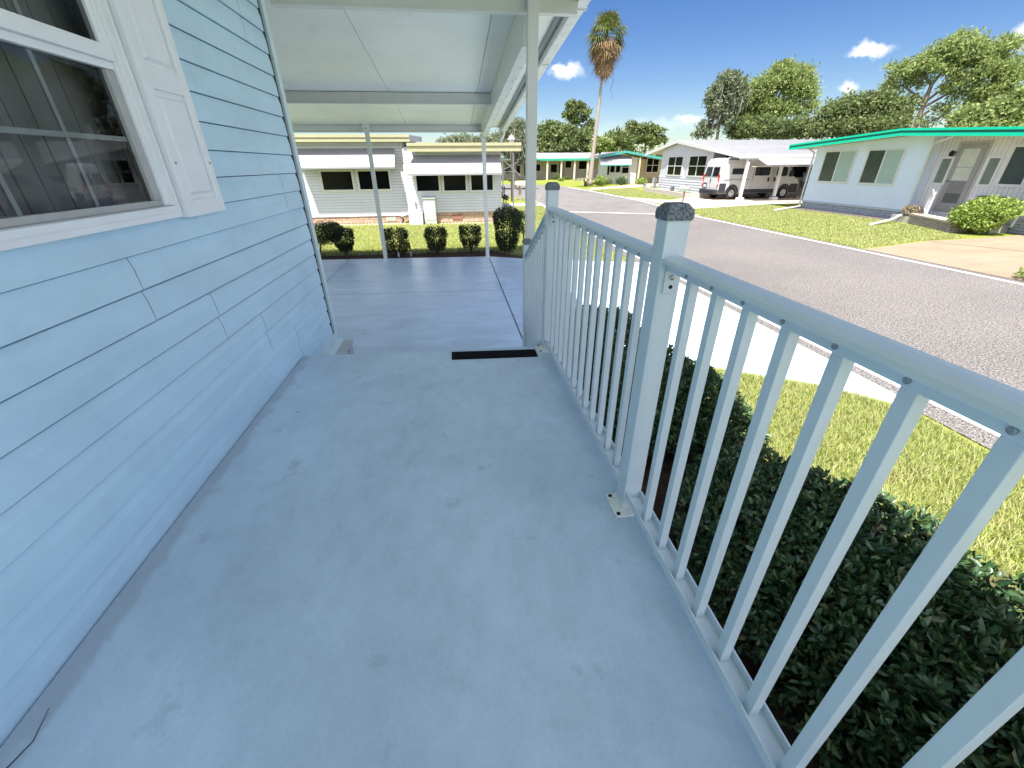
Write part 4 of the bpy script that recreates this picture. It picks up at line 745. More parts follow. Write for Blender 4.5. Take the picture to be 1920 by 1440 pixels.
# lamp post, herons, mailbox, stake
lp=thing('lamp_post','brown yard lamp post with white lantern top beyond the white house','lamp post',(3.65,28.2,ZG))
obj('pole',MB().tube([(3.65,28.2,ZG-.02),(3.65,28.2,2.35)],.06,8),mat('brown_pole',(.07,.055,.045),.8),lp)
obj('lantern',MB().lathe([(.10,2.35),(.16,2.70),(.14,2.71)],(3.65,28.2,0),8),mat('lantern_white',(.7,.7,.66),.4),lp)
obj('lantern_top',MB().lathe([(.26,2.72),(.22,2.76),(.08,2.92),(.03,2.94),(.03,3.02)],(3.65,28.2,0),8),mat('lantern_cap',(.45,.43,.40),.5),lp)
def heron(x,y,h,label,seed,bend):
    root=thing('heron_statue',label,'statue',(x,y,ZG),rz=random.Random(seed).uniform(-.5,.5),group='heron statues in the neighbour garden')
    m_=mat('dark_bronze',(.03,.035,.045),.5) if 'dark_bronze' not in MATS else MATS['dark_bronze']
    k=h
    obj('body',MB().tube([(.28*k,0,.40*k),(.20*k,0,.46*k),(.08*k,0,.50*k),(-.02*k,0,.56*k),(-.05*k,0,.66*k),(.0,0,.76*k),(.05*k*bend,0,.86*k),(-.02*k,0,.95*k),(-.06*k,0,.96*k),(-.2*k,0,.93*k)],[.012*k,.045*k,.075*k,.055*k,.026*k,.024*k,.022*k,.028*k,.022*k,.004*k],8),m_,root,smooth=True,world=False)
    obj('leg',MB().tube([(.05*k,.03,.45*k),(.07*k,.03,.22*k),(.05*k,.03,0),(-.03*k,.03,.005)],.011*k,6),m_,root,world=False)
    obj('leg',MB().tube([(.05*k,-.03,.45*k),(.09*k,-.03,.23*k),(.07*k,-.03,0),(-.01*k,-.03,.005)],.011*k,6),m_,root,world=False)
heron(2.45,22.5,1.1,'dark heron statue with curled neck nearest the white house corner',1,1); heron(2.72,23.9,1.05,'dark heron statue with upright neck, right of the curled neck one',2,.2)
def mailbox(x,y,z,label,mm,two=False,rzz=0):
    r=thing('mailbox',label,'mailbox',(x,y,ZG),rzz)
    h=z-ZG
    if two: obj('post',MB().box(-.07,.07,-.06,.06,-.02,h),mat('grey_wood_post',(.38,.34,.30),.9,.1,12) if 'grey_wood_post' not in MATS else MATS['grey_wood_post'],r,world=False)
    else:
        for s in (-.07,.05): obj('post',MB().box(s,s+.03,-.02,.02,-.02,h),mat('rusty_post',(.25,.12,.08),.8) if 'rusty_post' not in MATS else MATS['rusty_post'],r,world=False)
    for s in ((-.27,.10) if two else (-.12,)):
        pr=[(s,-.24,h)]+[(s+.10+.11*math.cos(math.pi-a),-.24,h+.12+.10*math.sin(a)) for a in [math.pi*i/6 for i in range(7)]]+[(s+.21,-.24,h)]
        b=obj('box',MB().prism(pr,(0,.48,0)),mm,r,world=False); obj('flag',MB().box(s+.212,s+.222,-.05,.0,h+.1,h+.26),MATS.get('rusty_post') or winf,b,world=False)
mailbox(4.22,28.5,.25,'pair of white mailboxes on a grey wooden post at the road bend',mat('mailbox_white',(.72,.70,.62),.5),True,.3)
mailbox(11.5,21.4,.16,'grey green mailbox on two thin posts at the foot of the van driveway',mat('mailbox_grey',(.30,.34,.28),.5),False,.9)
sk=obj('leaning_stake',MB().bar((3.5,20.0,-.62),(3.93,20.0,.27),.09,.05,(0,1,0)),MATS['grey_wood_post']); tag(sk,'leaning weathered wooden stake seen just right of the tall carport post','stake')
# ------------------------------------------------------------ green roofed house, right
gh=thing('green_roofed_house','pale house with bright turquoise fascia, two sliding windows and a grey front door','house',(20,15,ZG))
stucco=mat('pale_blue_stucco',(.66,.77,.90),.8,.02,3,.35,55)
def M_groove(n,l,tcn,cin):
    s=n.new('ShaderNodeSeparateXYZ'); l.new(tcn.outputs['Object'],s.inputs[0]); a=n.new('ShaderNodeMath'); a.operation='MULTIPLY'; a.inputs[1].default_value=7.2; l.new(s.outputs[1],a.inputs[0])
    f=n.new('ShaderNodeMath'); f.operation='FRACT'; l.new(a.outputs[0],f.inputs[0]); g=n.new('ShaderNodeMath'); g.operation='LESS_THAN'; g.inputs[1].default_value=.12; l.new(f.outputs[0],g.inputs[0])
    m=n.new('ShaderNodeMix'); m.data_type='RGBA'; l.new(g.outputs[0],m.inputs[0]); l.new(cin,m.inputs[6]); m.inputs[7].default_value=(.38,.38,.39,1); return m.outputs[2]
groove=mat('grooved_panel',(.68,.67,.68),.7,.03,3,extra=M_groove)
teal=mat('turquoise_fascia',(.0,.60,.37),.4,.03,3); teald=mat('turquoise_recess',(.002,.12,.085),.5,.03,3)
soff=mat('beige_soffit',(.66,.62,.56),.7,.03,4)
def rzR(y): return 2.46-.055*abs(y-15.8)
XR=17.3
# front wall follows the gable
mb=MB().prism([(XR,15.07,-.27),(XR,20.38,-.27),(XR,20.38,rzR(20.38)-.2),(XR,15.8,rzR(15.8)-.2),(XR,15.07,rzR(15.07)-.2)],(.2,0,0))
mb.box(XR+.201,30,20.2,20.38,-.27,rzR(20.38)-.2); mb.box(XR+.201,XR+.42,15.07,15.2,-.27,2.22)
obj('wall',mb,stucco,gh)
obj('entry_wall',MB().box(17.68,17.85,11.66,15.069,-.45,2.2),groove,gh)
obj('wing_wall',MB().box(17.38,17.679,9.6,11.65,-.12,2.15).box(17.68,30,9.6,9.75,-.12,2.0),stucco,gh)
gbrick=brick('grey_brick_skirt',(.33,.37,.41),(.40,.44,.48),(.14,.16,.19),'YZ',.42,.085)
obj('skirting',MB().box(XR+.02,XR+.2,15.06,20.36,ZG-.02,-.36),gbrick,gh); obj('skirting',MB().box(17.40,17.6,9.6,11.64,ZG-.02,-.21),gbrick,gh)
obj('skirt_cap',MB().box(XR-.015,XR+.2,15.05,20.39,-.3595,-.2705).box(17.36,17.6,9.6,11.65,-.2095,-.121),mat('skirt_cap_grey',(.42,.48,.52),.6),gh)
obj('mulch_edge',MB().box(XR-.75,XR-.02,14.9,20.3,ZG-.03,ZG+.005),mulch_m,gh)
ya,yp,yb=21.4,15.8,8.8
def gable(mb,x0,x1,o0,o1):
    P=[(x,y,rzR(y)+o) for x in (x0,x1) for o in (o0,o1) for y in (yb,yp,ya)]
    # 0-2 x0 low,3-5 x0 high,6-8 x1 low,9-11 x1 high
    return mb.add(P,[(0,3,4,1),(1,4,5,2),(6,7,10,9),(7,8,11,10),(3,9,10,4),(4,10,11,5),(0,1,7,6),(1,2,8,7),(0,6,9,3),(2,5,11,8)])
obj('roof',gable(MB(),16.66,30.5,-.02,0),roofw,gh,fix=True); 
obj('soffit',gable(MB(),16.66,XR+1.2,-.185,-.165),soff,gh,fix=True)
obj('fascia',gable(MB(),16.60,16.645,-.23,-.135),teal,gh,fix=True); obj('fascia',gable(MB(),16.60,16.645,-.06,.012),teal,gh,fix=True); obj('fascia_recess',gable(MB(),16.62,16.64,-.1345,-.0605),teald,gh,fix=True)
obj('side_fascia',MB().box(16.6,30.5,21.401,21.43,rzR(21.4)-.2,rzR(21.4)+.01),teal,gh)
blind=mat('green_grey_blind',(.34,.46,.42),.25,.03,3,spec=.6); dkgr=mat('dark_green_glass',(.045,.065,.06),.12,.1,3,spec=.6)
for a,b in ((18.15,19.75),(16.0,17.5)):
    f=obj('window',MB().box(XR-.035,XR-.001,a-.07,b+.07,.54,.6095).box(XR-.035,XR-.001,a-.07,b+.07,1.7905,1.85).box(XR-.035,XR-.001,a-.07,a-.0005,.61,1.79).box(XR-.035,XR-.001,b+.0005,b+.07,.61,1.79).box(XR-.03,XR-.004,(a+b)/2-.03,(a+b)/2+.03,.61,1.79),winf,gh)
    obj('pane',MB().box(XR-.012,XR-.0015,(a+b)/2,b,.61,1.79),dkgr,f); obj('pane',MB().box(XR-.02,XR-.0015,a,(a+b)/2-.03,.61,1.79),blind,f)
# entry: sidelights, door, big window
XE=17.68
for a,b in ((14.46,14.78),(12.98,13.28)):
    f=obj('sidelight',MB().box(XE-.03,XE-.001,a-.07,b+.07,.62,.6895).box(XE-.03,XE-.001,a-.07,b+.07,1.4605,1.53).box(XE-.03,XE-.001,a-.07,a-.0005,.69,1.46).box(XE-.03,XE-.001,b+.0005,b+.07,.69,1.46),winf,gh)
    obj('pane',MB().box(XE-.012,XE-.0015,a,b,.69,1.46),mat('grey_glass',(.16,.20,.18),.1,spec=.6) if 'grey_glass' not in MATS else MATS['grey_glass'],f)
dr=obj('front_door',MB().box(XE-.045,XE-.001,13.50,14.34,-.22,1.90),mat('taupe_door',(.30,.29,.28),.5,.03,4),gh,bevel=.004)
obj('door_panel',MB().box(XE-.052,XE-.0455,13.66,14.18,1.20,1.76),mat('frosted_panel',(.52,.54,.46),.4),dr)
obj('door_panel',MB().box(XE-.052,XE-.0455,13.66,14.18,.78,1.18),MATS['frosted_panel'],dr)
obj('door_panel',MB().box(XE-.052,XE-.0455,13.66,14.18,.40,.755),mat('grey_panel',(.20,.20,.20),.3),dr)
obj('door_panel',MB().box(XE-.052,XE-.0455,13.66,14.18,.06,.38),mat('dark_panel',(.09,.10,.10),.2),dr)
obj('door_frame',MB().box(XE-.02,XE-.0005,14.3405,14.42,-.22,1.98).box(XE-.02,XE-.0005,13.42,13.4995,-.22,1.98).box(XE-.02,XE-.0005,13.50,14.34,1.9005,1.98),mat('door_frame_grey',(.40,.39,.37),.5),dr)
obj('door_handle',MB().tube([(XE-.05,14.26,.74),(XE-.10,14.26,.76),(XE-.10,14.20,.76)],.012,6),hole_m,dr)
f=obj('window',MB().box(XE-.04,XE-.001,11.66,12.80,.64,.7195).box(XE-.04,XE-.001,11.66,12.80,1.7605,1.84).box(XE-.04,XE-.001,12.7205,12.80,.72,1.76).box(XE-.035,XE-.004,12.05,12.11,.72,1.76),winf,gh)
obj('pane',MB().box(XE-.012,XE-.0015,12.11,12.72,.72,1.76),dkgr,f); obj('pane',MB().box(XE-.02,XE-.0015,11.67,12.05,.72,1.76),blind,f)
obj('downspout',MB().tube([(16.70,13.9,2.16),(16.75,14.1,2.08),(17.15,14.85,1.98),(17.24,14.98,1.90),(17.25,14.98,-.15),(17.10,14.85,-.36),(16.6,14.6,-.42),(16.0,14.3,-.50),(14.7,13.85,-.60)],.04,8),winf,gh,smooth=True)
obj('downspout',MB().tube([(17.20,20.9,2.0),(17.25,20.6,1.85),(17.27,20.47,1.78),(17.27,20.47,-.45),(17.1,20.2,-.54),(15.0,19.2,-.60)],.04,8),winf,gh,smooth=True)
obj('downspout',MB().tube([(17.2,11.55,2.1),(17.32,11.55,1.9),(17.32,11.55,-.2),(17.2,11.5,-.45)],.045,8),winf,gh,smooth=True)
wl=thing('wall_lamp','small black lamp on the grooved wall beside the grey front door','lamp',(XE-.1,14.44,1.62)); obj('lamp_head',MB().lathe([(.05,-.08),(.08,-.02),(.07,.06),(.02,.10)],(XE-.14,14.46,1.62),10),hole_m,wl); obj('lamp_arm',MB().tube([(XE,14.44,1.66),(XE-.12,14.44,1.68)],.02,6),hole_m,wl)
bn=thing('porch_bench','dark low bench behind the bright bush beside the wide window','bench',(17.4,12.6,ZG)); obj('seat',MB().box(17.3,17.62,12.2,13.1,.15,.20),MATS['brown_pole'],bn)
obj('backrest',MB().box(17.60,17.64,12.2,13.1,.201,.35),MATS['brown_pole'],bn)
for y in (12.25,13.02): obj('leg',MB().box(17.34,17.58,y,y+.05,-.40,.149),MATS['brown_pole'],bn)
# entry slab + planter
st2=obj('entry_slab',MB().box(16.75,17.679,11.66,15.04,ZG-.02,-.42),mat('slab_grey',(.40,.38,.36),.8,.1,5),gh); obj('entry_step',MB().box(16.95,17.30,14.2,14.65,-.4195,-.30),tan_m,gh)
plm=brick('stacked_stone',(.52,.46,.43),(.40,.35,.33),(.13,.10,.09),'YZ',.16,.045,.9)
pl=thing('stone_planter','low stacked stone planter wall in front of the grey front door','planter',(16.4,13.5,ZG))
P_=[(16.98,14.78),(15.72,12.1),(16.1,11.95),(17.3,14.6)]
obj('planter_wall',MB().prism([(x,y,ZG-.02) for x,y in P_],(0,0,.29)),plm,pl); P2=[(16.98,14.83),(15.66,12.07),(16.12,11.9),(17.34,14.62)]
obj('cap_stone',MB().prism([(x,y,ZG+.271) for x,y in P2],(0,0,.05)),mat('cap_stone',(.60,.50,.42),.8,.08,6),pl)
hr=thing('entry_handrail','small white metal handrail beside the grey front door','railing',(16.8,13.9,ZG))
hm=winf
a,b=(17.15,14.30),(16.55,13.62)
obj('post',MB().bar((*b,-.40),(*b,.46),.035,.035,(0,1,0)),hm,hr); obj('post',MB().bar((*a,-.32),(*a,.62),.03,.03,(0,1,0)),hm,hr)
obj('top_rail',MB().bar((*a,.60),(*b,.30),.03,.03),hm,hr); obj('bottom_rail',MB().bar((*a,-.10),(*b,-.32),.03,.03),hm,hr)
for t in (.25,.5,.75):
    x=a[0]+(b[0]-a[0])*t;y=a[1]+(b[1]-a[1])*t; obj('picket',MB().bar((x,y,-.10-.22*t),(x,y,.60-.30*t),.016,.016,(0,1,0)),hm,hr)
def bush(loc,blobs,n,size,mt,label,seed,name='garden_bush',catg='bush',asp=.6):
    root=thing(name,label,catg,(*loc,ZG)); Ps=[]
    for i,b in enumerate(blobs):
        p,d=shell(b[:3],b[3:],n//len(blobs),seed+i,.25); f=np.sin(p[:,0]*9+i)*np.sin(p[:,1]*8)*np.sin(p[:,2]*10); p=p+d*(f*.10*b[3])[:,None]; p=p[p[:,2]>ZG+.05]; Ps.append(leaves(p,size,aspect=asp,outdir=d[:len(p)]*.3+np.array([0,0,.2]),seed=seed+i+90))
    obj('foliage',cat(Ps),mt,root); mb=MB(); rr=random.Random(seed)
    for k in range(7): limb(mb,[(loc[0]+rr.uniform(-.05,.05),loc[1],ZG-.02),(loc[0]+rr.uniform(-.2,.2),loc[1]+rr.uniform(-.2,.2),ZG+.25),(blobs[0][0]+rr.uniform(-.6,.6)*blobs[0][3],blobs[0][1]+rr.uniform(-.6,.6)*blobs[0][4],blobs[0][2])],.03,.008,5)
    obj('stem',mb,stem_m,root); return root
bush((16.2,11.8),[(16.3,11.75,0.02,.60,.55,.42),(16.1,11.9,-.12,.58,.5,.36),(16.45,11.45,.05,.5,.5,.36),(16.2,11.65,-.3,.55,.5,.28)],8000,.075,leaf_bright,'rounded bright yellow green bush beside the stone planter',61)
bush((16.95,14.55),[(16.95,14.5,-.22,.25,.3,.16)],600,.07,mat('dry_leaf',(.25,.24,.12),.7,island=[(.16,.18,.06),(.40,.34,.22),(.30,.16,.20)]),'sparse flowering plant at the left end of the stone planter',62,'planter_flower','plant',.5)
bush((10.95,6.5),[(10.95,6.5,-.55,.32,.32,.22)],1500,.05,leaf_bright,'small green plant at the edge of the tan driveway by the right picture border',63)
# ------------------------------------------------------------ white gabled house with carport
wh=thing('gabled_white_house','white lap sided house with gabled metal roof and wide carport sheltering a van','house',(22,32,ZG))
XM=16.75
def rzM(y): return 2.85-.135*abs(y-32.9)
sidM=mat('white_lap_siding',(.62,.62,.68),.5,.03,2)
mb=MB().prism([(XM,28.3,ZG-.02),(XM,35.6,ZG-.02),(XM,35.6,rzM(35.6)-.12),(XM,32.9,rzM(32.9)-.12),(XM,28.3,rzM(28.3)-.12)],(.2,0,0)); mb.box(XM+.201,34,28.3,28.5,ZG-.02,2.05).box(XM+.201,34,35.4,35.6,ZG-.02,2.2); obj('wall',mb,sidM,wh)
mb=MB(); laps(mb,(XM-.001,28.3),(XM-.001,35.6),-.45,.56,.17,(-1,0),.03); obj('siding',mb,sidM,wh)
obj('side_siding',MB().box(XM+.05,34,28.28,28.299,-.3,2.0),mat('beige_panel',(.52,.50,.47),.7,.04,3),wh)
obj('corner_trim',MB().box(XM-.03,XM+.05,28.23,28.279,-.5,2.0).box(XM-.03,XM+.05,28.2795,28.35,.56,2.0),winf,wh)
yl,yr=38.3,24.95
def gM(mb,x0,x1,y0,y1,o0,o1):
    ys_=[y0]+([32.9] if y0<32.9<y1 else [])+[y1]; n=len(ys_)
    P=[(x,y,rzM(y)+o) for x in (x0,x1) for o in (o0,o1) for y in ys_]; F=[]
    for i in range(n-1):
        F+=[(i,i+1,n+i+1,n+i),(2*n+i,3*n+i,3*n+i+1,2*n+i+1),(n+i,n+i+1,3*n+i+1,3*n+i),(i,2*n+i,2*n+i+1,i+1)]
    F+=[(0,n,3*n,2*n),(n-1,3*n-1,4*n-1,2*n-1)]
    return mb.add(P,F)
obj('roof',gM(MB(),16.5,36,28.7,yl,-.05,.03),roofw,wh,fix=True); obj('carport_roof',gM(MB(),16.45,36,yr,28.9,-.06,-.055+.03),roofw,wh,fix=True)
mb=MB()
for k in range(60):
    x=16.6+k*.32; 
    mb.add([(x,24.96,rzM(24.96)-.0245),(x+.03,24.96,rzM(24.96)-.0245),(x+.03,28.7,rzM(28.7)-.0245),(x,28.7,rzM(28.7)-.0245),(x,24.96,rzM(24.96)+.0),(x+.03,24.96,rzM(24.96)+.0),(x+.03,28.7,rzM(28.7)+.0),(x,28.7,rzM(28.7)+.0)],[(4,5,6,7),(0,1,5,4),(1,2,6,5),(2,3,7,6),(3,0,4,7)])
    mb.add([(x,28.71,rzM(28.71)+.0301),(x+.03,28.71,rzM(28.71)+.0301),(x+.03,32.9,2.8801),(x,32.9,2.8801),(x,28.71,rzM(28.71)+.055),(x+.03,28.71,rzM(28.71)+.055),(x+.03,32.9,2.905),(x,32.9,2.905)],[(4,5,6,7),(0,1,5,4),(1,2,6,5),(2,3,7,6),(3,0,4,7)])
obj('roof_rib',mb,roofw,wh)
obj('gable_fascia',gM(MB(),16.44,16.499,yr,yl,-.16,.045),winf,wh,fix=True)
mb=MB().box(16.44,36,24.86,24.949,1.64,1.80).box(16.44,36,24.90,24.949,1.56,1.6395); obj('gutter',mb,winf,wh)
obj('fascia_shadow_strip',MB().box(17.05,36,24.95,24.97,1.46,1.56),mat('fascia_shadow_grey',(.35,.35,.35),.7),wh)
for a,b in ((32.1,34.3),(28.9,31.1)):
    f=winbox(wh,'x',XM-.002,a,b,.62,1.80,1,.08,2,None,True)
    for y in (a-.30,b+.10): obj('shutter',MB().box(XM-.03,XM-.003,y,y+.19,.55,1.88),sidM,wh)
for x,lab in ((17.05,0),(19.25,0)):
    p=obj('column',MB().box(x-.07,x+.07,24.95,25.09,-.42,1.60),winf,wh); obj('column_base',MB().prism([(x-.17,24.83,ZG-.02),(x+.17,24.83,ZG-.02),(x+.17,25.2,ZG-.02),(x-.17,25.2,ZG-.02)],(0,0,.20)),mat('white_stone',(.62,.58,.55),.9,.12,12) if 'white_stone' not in MATS else MATS['white_stone'],p,bevel=.03)
for x in (22.5,26): obj('column',MB().box(x-.07,x+.07,24.95,25.09,ZG,1.60),winf,wh)
# carport awning
mb=MB().prism([(17.5,24.84,1.60),(17.5,23.95,1.28),(17.5,23.95,1.24),(17.5,24.84,1.56)],(8,0,0)); mb.prism([(25.5,24.84,1.60),(25.5,23.95,1.28),(25.5,24.84,1.05)],(.02,0,0))
aw=obj('awning',mb,awn_m,wh); fr=MB()
for x in (17.9,19.4,21,22.5): fr.tube([(x,24.9,1.18),(x,24.0,1.24)],.012,6)
fr.tube([(17.3,24.9,1.18),(25,24.9,1.18)],.016,6); obj('awning_arm',fr,winf,aw)
# back of the carport
obj('carport_back',MB().box(25.3,25.4,25.2,28.2,ZG,2.1),mat('shed_wall',(.42,.39,.36),.8),wh); obj('storage_door',MB().box(25.25,25.2995,26.0,27.0,ZG,1.4),mat('shed_door',(.14,.14,.15),.6),wh)
obj('side_window',MB().box(22.6,23.6,28.24,28.2795,.5,1.5),dglass,wh)
obj('front_planter',MB().prism([(15.0,27.6,ZG-.02),(15.7,36.0,ZG-.02),(15.95,36.0,ZG-.02),(15.3,27.6,ZG-.02)],(0,0,.30)).box(15.3,16.7,27.7,27.95,ZG-.02,ZG+.28),brick('pale_garden_brick',(.70,.62,.58),(.60,.50,.46),(.40,.33,.30),'YZ',.22,.07),wh)
ch=thing('porch_chair','white slatted porch chair left of the gabled house windows','chair',(16.7,37.1,ZG)); obj('seat',MB().box(16.5,17.0,36.8,37.3,-.25,-.2),winf,ch); obj('backrest',MB().box(16.96,17.0,36.8,37.3,-.199,.35),winf,ch)
for x in (16.52,16.94):
    for y in (36.82,37.24): obj('leg',MB().box(x,x+.04,y,y+.04,ZG,-.251),winf,ch)
for i,(x,y,h,c,lab) in enumerate([(16.2,34.9,.7,(.15,.16,.15),'slim dark garden ornament pair standing against the white siding'),(15.9,36.2,.35,(.12,.22,.14),'small green potted plant on the pale planter'),(15.6,30.7,.34,(.05,.06,.07),'small dark ornament at the right end of the pale planter')]):
    mo=mat('ornament%d'%i if False else 'ornament_'+('dark','green','slate')[i],c,.7)
    r=thing('garden_ornament',lab,'ornament',(x,y,ZG+.28)); obj('figure',MB().lathe([(.10,0),(.06,h*.3),(.08,h*.7),(.03,h)],(x,y,ZG+.28),8).lathe([(.06,0),(.03,h*.9)],(x,y+.3,ZG+.28),8),mo,r); obj('pedestal',MB().lathe([(.13,0),(.11,.06)],(x,y,ZG+.26),8),mo,r)
# ------------------------------------------------------------ camper van (local x forward, origin on the ground at rear centre)
vn=thing('camper_van','silver white camper van with dark lower cladding parked under the carport','van',(16.05,26.85,ZG),0)
van_m=mat('silver_white_paint',(.55,.56,.55),.28,.02,3,spec=.6); clad=mat('dark_cladding',(.03,.032,.04),.6); vgl=mat('van_glass',(.01,.012,.014),.05,spec=.7)
W=.96
prof=[(0.02,.34),(0.0,.75),(.03,1.5),(.10,2.10),(.25,2.26),(.6,2.30),(4.3,2.30),(4.75,2.22),(5.15,1.75),(5.45,1.30),(5.85,1.12),(6.02,.95),(6.05,.55),(6.0,.34)]
def vprof(pr,y0,y1,inset=.10):
    # body with tumblehome: upper points lean inward
    mb=MB(); n=len(pr); lay=[(-W+.0,0),(-W*.5,0),(0,0),(W*.5,0),(W,0)]
    vs=[]
    for s,_ in lay:
        for x,z in pr:
            k=max(0,(z-1.0)/1.3); vs.append((x,s*(1-.10*k*(abs(s)/W)),z-(0.05*max(0,(abs(s)/W-.8)*5) if z>2 else 0)))
    fs=[]
    for i in range(len(lay)-1):
        for j in range(n): fs.append((i*n+j,i*n+(j+1)%n,(i+1)*n+(j+1)%n,(i+1)*n+j))
    fs.append(tuple(range(n-1,-1,-1))); fs.append(tuple(range((len(lay)-1)*n,len(lay)*n)))
    return mb.add(vs,fs)
obj('body',vprof(prof,-W,W),van_m,vn,world=False,bevel=.045,fix=True)
def side(x0,x1,z0,z1,off=.004,r=.06):
    # rounded panel on the -y side following the lean
    pts=[]
    for cx,cz,a0 in ((x1-r,z1-r,0),(x0+r,z1-r,90),(x0+r,z0+r,180),(x1-r,z0+r,270)):
        for k in range(4):
            a=R(a0+k*30); x=cx+r*math.cos(a); z=cz+r*math.sin(a); kk=max(0,(z-1.0)/1.3); pts.append((x,-W*(1-.10*kk)-off,z))
    return pts
def spanel(nm,x0,x1,z0,z1,m_,off=.004,r=.06,par=None,d=.012):
    return obj(nm,MB().prism(side(x0,x1,z0,z1,off-d+.004,r),(0,-d,0)),m_,par or vn,world=False)
spanel('side_window',.85,1.95,1.40,1.72,vgl); spanel('side_window',2.55,3.65,1.32,1.80,vgl); spanel('cab_window',4.15,4.95,1.28,1.78,vgl,r=.09)
spanel('side_cladding',.05,.55,.36,.92,clad,.012,.05); spanel('side_cladding',1.75,4.35,.36,.58,clad,.012,.03); spanel('side_cladding',5.35,5.98,.36,.85,clad,.012,.08)
spanel('door_handle',3.55,3.68,.98,1.22,clad,.02,.04); spanel('door_handle',4.02,4.15,.98,1.22,clad,.02,.04)
obj('door_seam',MB().box(2.42,2.435,-W-.006,-W+.02,.6,1.9),mat('seam_grey',(.2,.2,.2),.6),vn,world=False)
for q_ in ((3.80,3.815,.6,1.9),(3.97,3.985,.6,1.9)): obj('door_seam',MB().box(q_[0],q_[1],-W-.006,-W+.02,q_[2],q_[3]),MATS['seam_grey'],vn,world=False)
obj('side_rail',MB().box(.3,2.2,-W-.008,-W+.02,1.10,1.13),MATS['seam_grey'],vn,world=False)
for x in (1.05,4.98):
    obj('wheel_arch',MB().add([(x+.50*math.cos(a),-W-.018,.36+.50*math.sin(a)) for a in [math.pi*i/12 for i in range(13)]]+[(x+.36*math.cos(a),-W-.018,.36+.36*math.sin(a)) for a in [math.pi*i/12 for i in range(13)]],[(i,i+1,i+14,i+13) for i in range(12)]),clad,vn,world=False)
    for s in (-1,1):
        wheel=obj('wheel',MB().lathe([(.20,-.10),(.34,-.10),(.365,-.06),(.365,.06),(.34,.10),(.20,.10)],(x,s*(W-.09),.365),24,'Y'),mat('tyre',(.015,.015,.017),.85) if 'tyre' not in MATS else MATS['tyre'],vn,world=False,smooth=False)
        if s<0:
            obj('rim',MB().lathe([(.205,0),(.20,-.012),(.15,.01),(.07,-.02),(.05,-.03)],(x,-W-.012,.365),16,'Y'),mat('rim_silver',(.5,.5,.5),.35,metal=.7) if 'rim_silver' not in MATS else MATS['rim_silver'],wheel,world=False)
# rear
obj('rear_window',MB().prism([(.012,-.76,1.28),(.012,-.06,1.28),(.06,-.08,1.80),(.06,-.70,1.80)],(-.012,0,0)),vgl,vn,world=False); obj('rear_window',MB().prism([(.012,.06,1.28),(.012,.76,1.28),(.06,.70,1.80),(.06,.08,1.80)],(-.012,0,0)),vgl,vn,world=False)
red=mat('tail_lamp_red',(.55,.02,.03),.2,spec=.7)
for s in (-1,1):
    tl=obj('tail_lamp',MB().prism([(-.004,s*.80,.72),(-.004,s*.93,.72),(.0,s*.94,1.30),(.01,s*.90,1.40),(.006,s*.70,1.38),(.002,s*.82,1.22)] if s>0 else [(.002,s*.82,1.22),(.006,s*.70,1.38),(.01,s*.90,1.40),(.0,s*.94,1.30),(-.004,s*.93,.72),(-.004,s*.80,.72)],(-.02,0,0)),red,vn,world=False,fix=True)
    obj('lamp_lens',MB().box(-.03,-.0245,min(s*.83,s*.91),max(s*.83,s*.91),.86,1.02),mat('lens_white',(.8,.78,.78),.2) if 'lens_white' not in MATS else MATS['lens_white'],tl,world=False)
obj('rear_bumper',MB().box(-.12,.05,-W-.01,W+.01,.30,.56),clad,vn,world=False,bevel=.03); obj('tow_step',MB().box(-.30,-.10,-.35,.35,.30,.36).box(-.22,-.16,-.6,.6,.34,.38),clad,vn,world=False)
obj('licence_plate',MB().box(-.016,-.004,.42,.70,.66,.84),mat('plate_pale',(.6,.6,.62),.4,.2,40),vn,world=False); obj('plate_surround',MB().box(-.0035,.012,.34,.78,.60,.92),clad,vn,world=False)
obj('rear_handle',MB().box(-.03,-.004,-.02,.04,.92,1.16),clad,vn,world=False); obj('rear_door_seam',MB().box(-.006,.02,-.008,.008,.6,1.27),MATS['seam_grey'],vn,world=False)
obj('roof_awning',MB().box(.4,3.6,-W+.02,-W+.16,2.20,2.32),mat('awning_case',(.35,.35,.38),.5),vn,world=False,bevel=.02); obj('awning_lip',MB().box(.35,3.65,-W-.01,-W+.019,2.18,2.21),hole_m,vn,world=False)
obj('roof_hatch',MB().box(.5,1.0,-.3,.2,2.302,2.38),clad,vn,world=False,bevel=.02)
obj('side_mirror',MB().box(5.05,5.20,-W-.26,-W-.06,1.25,1.58).box(5.1,5.16,-W-.06,-W+.05,1.34,1.40),clad,vn,world=False,bevel=.02)
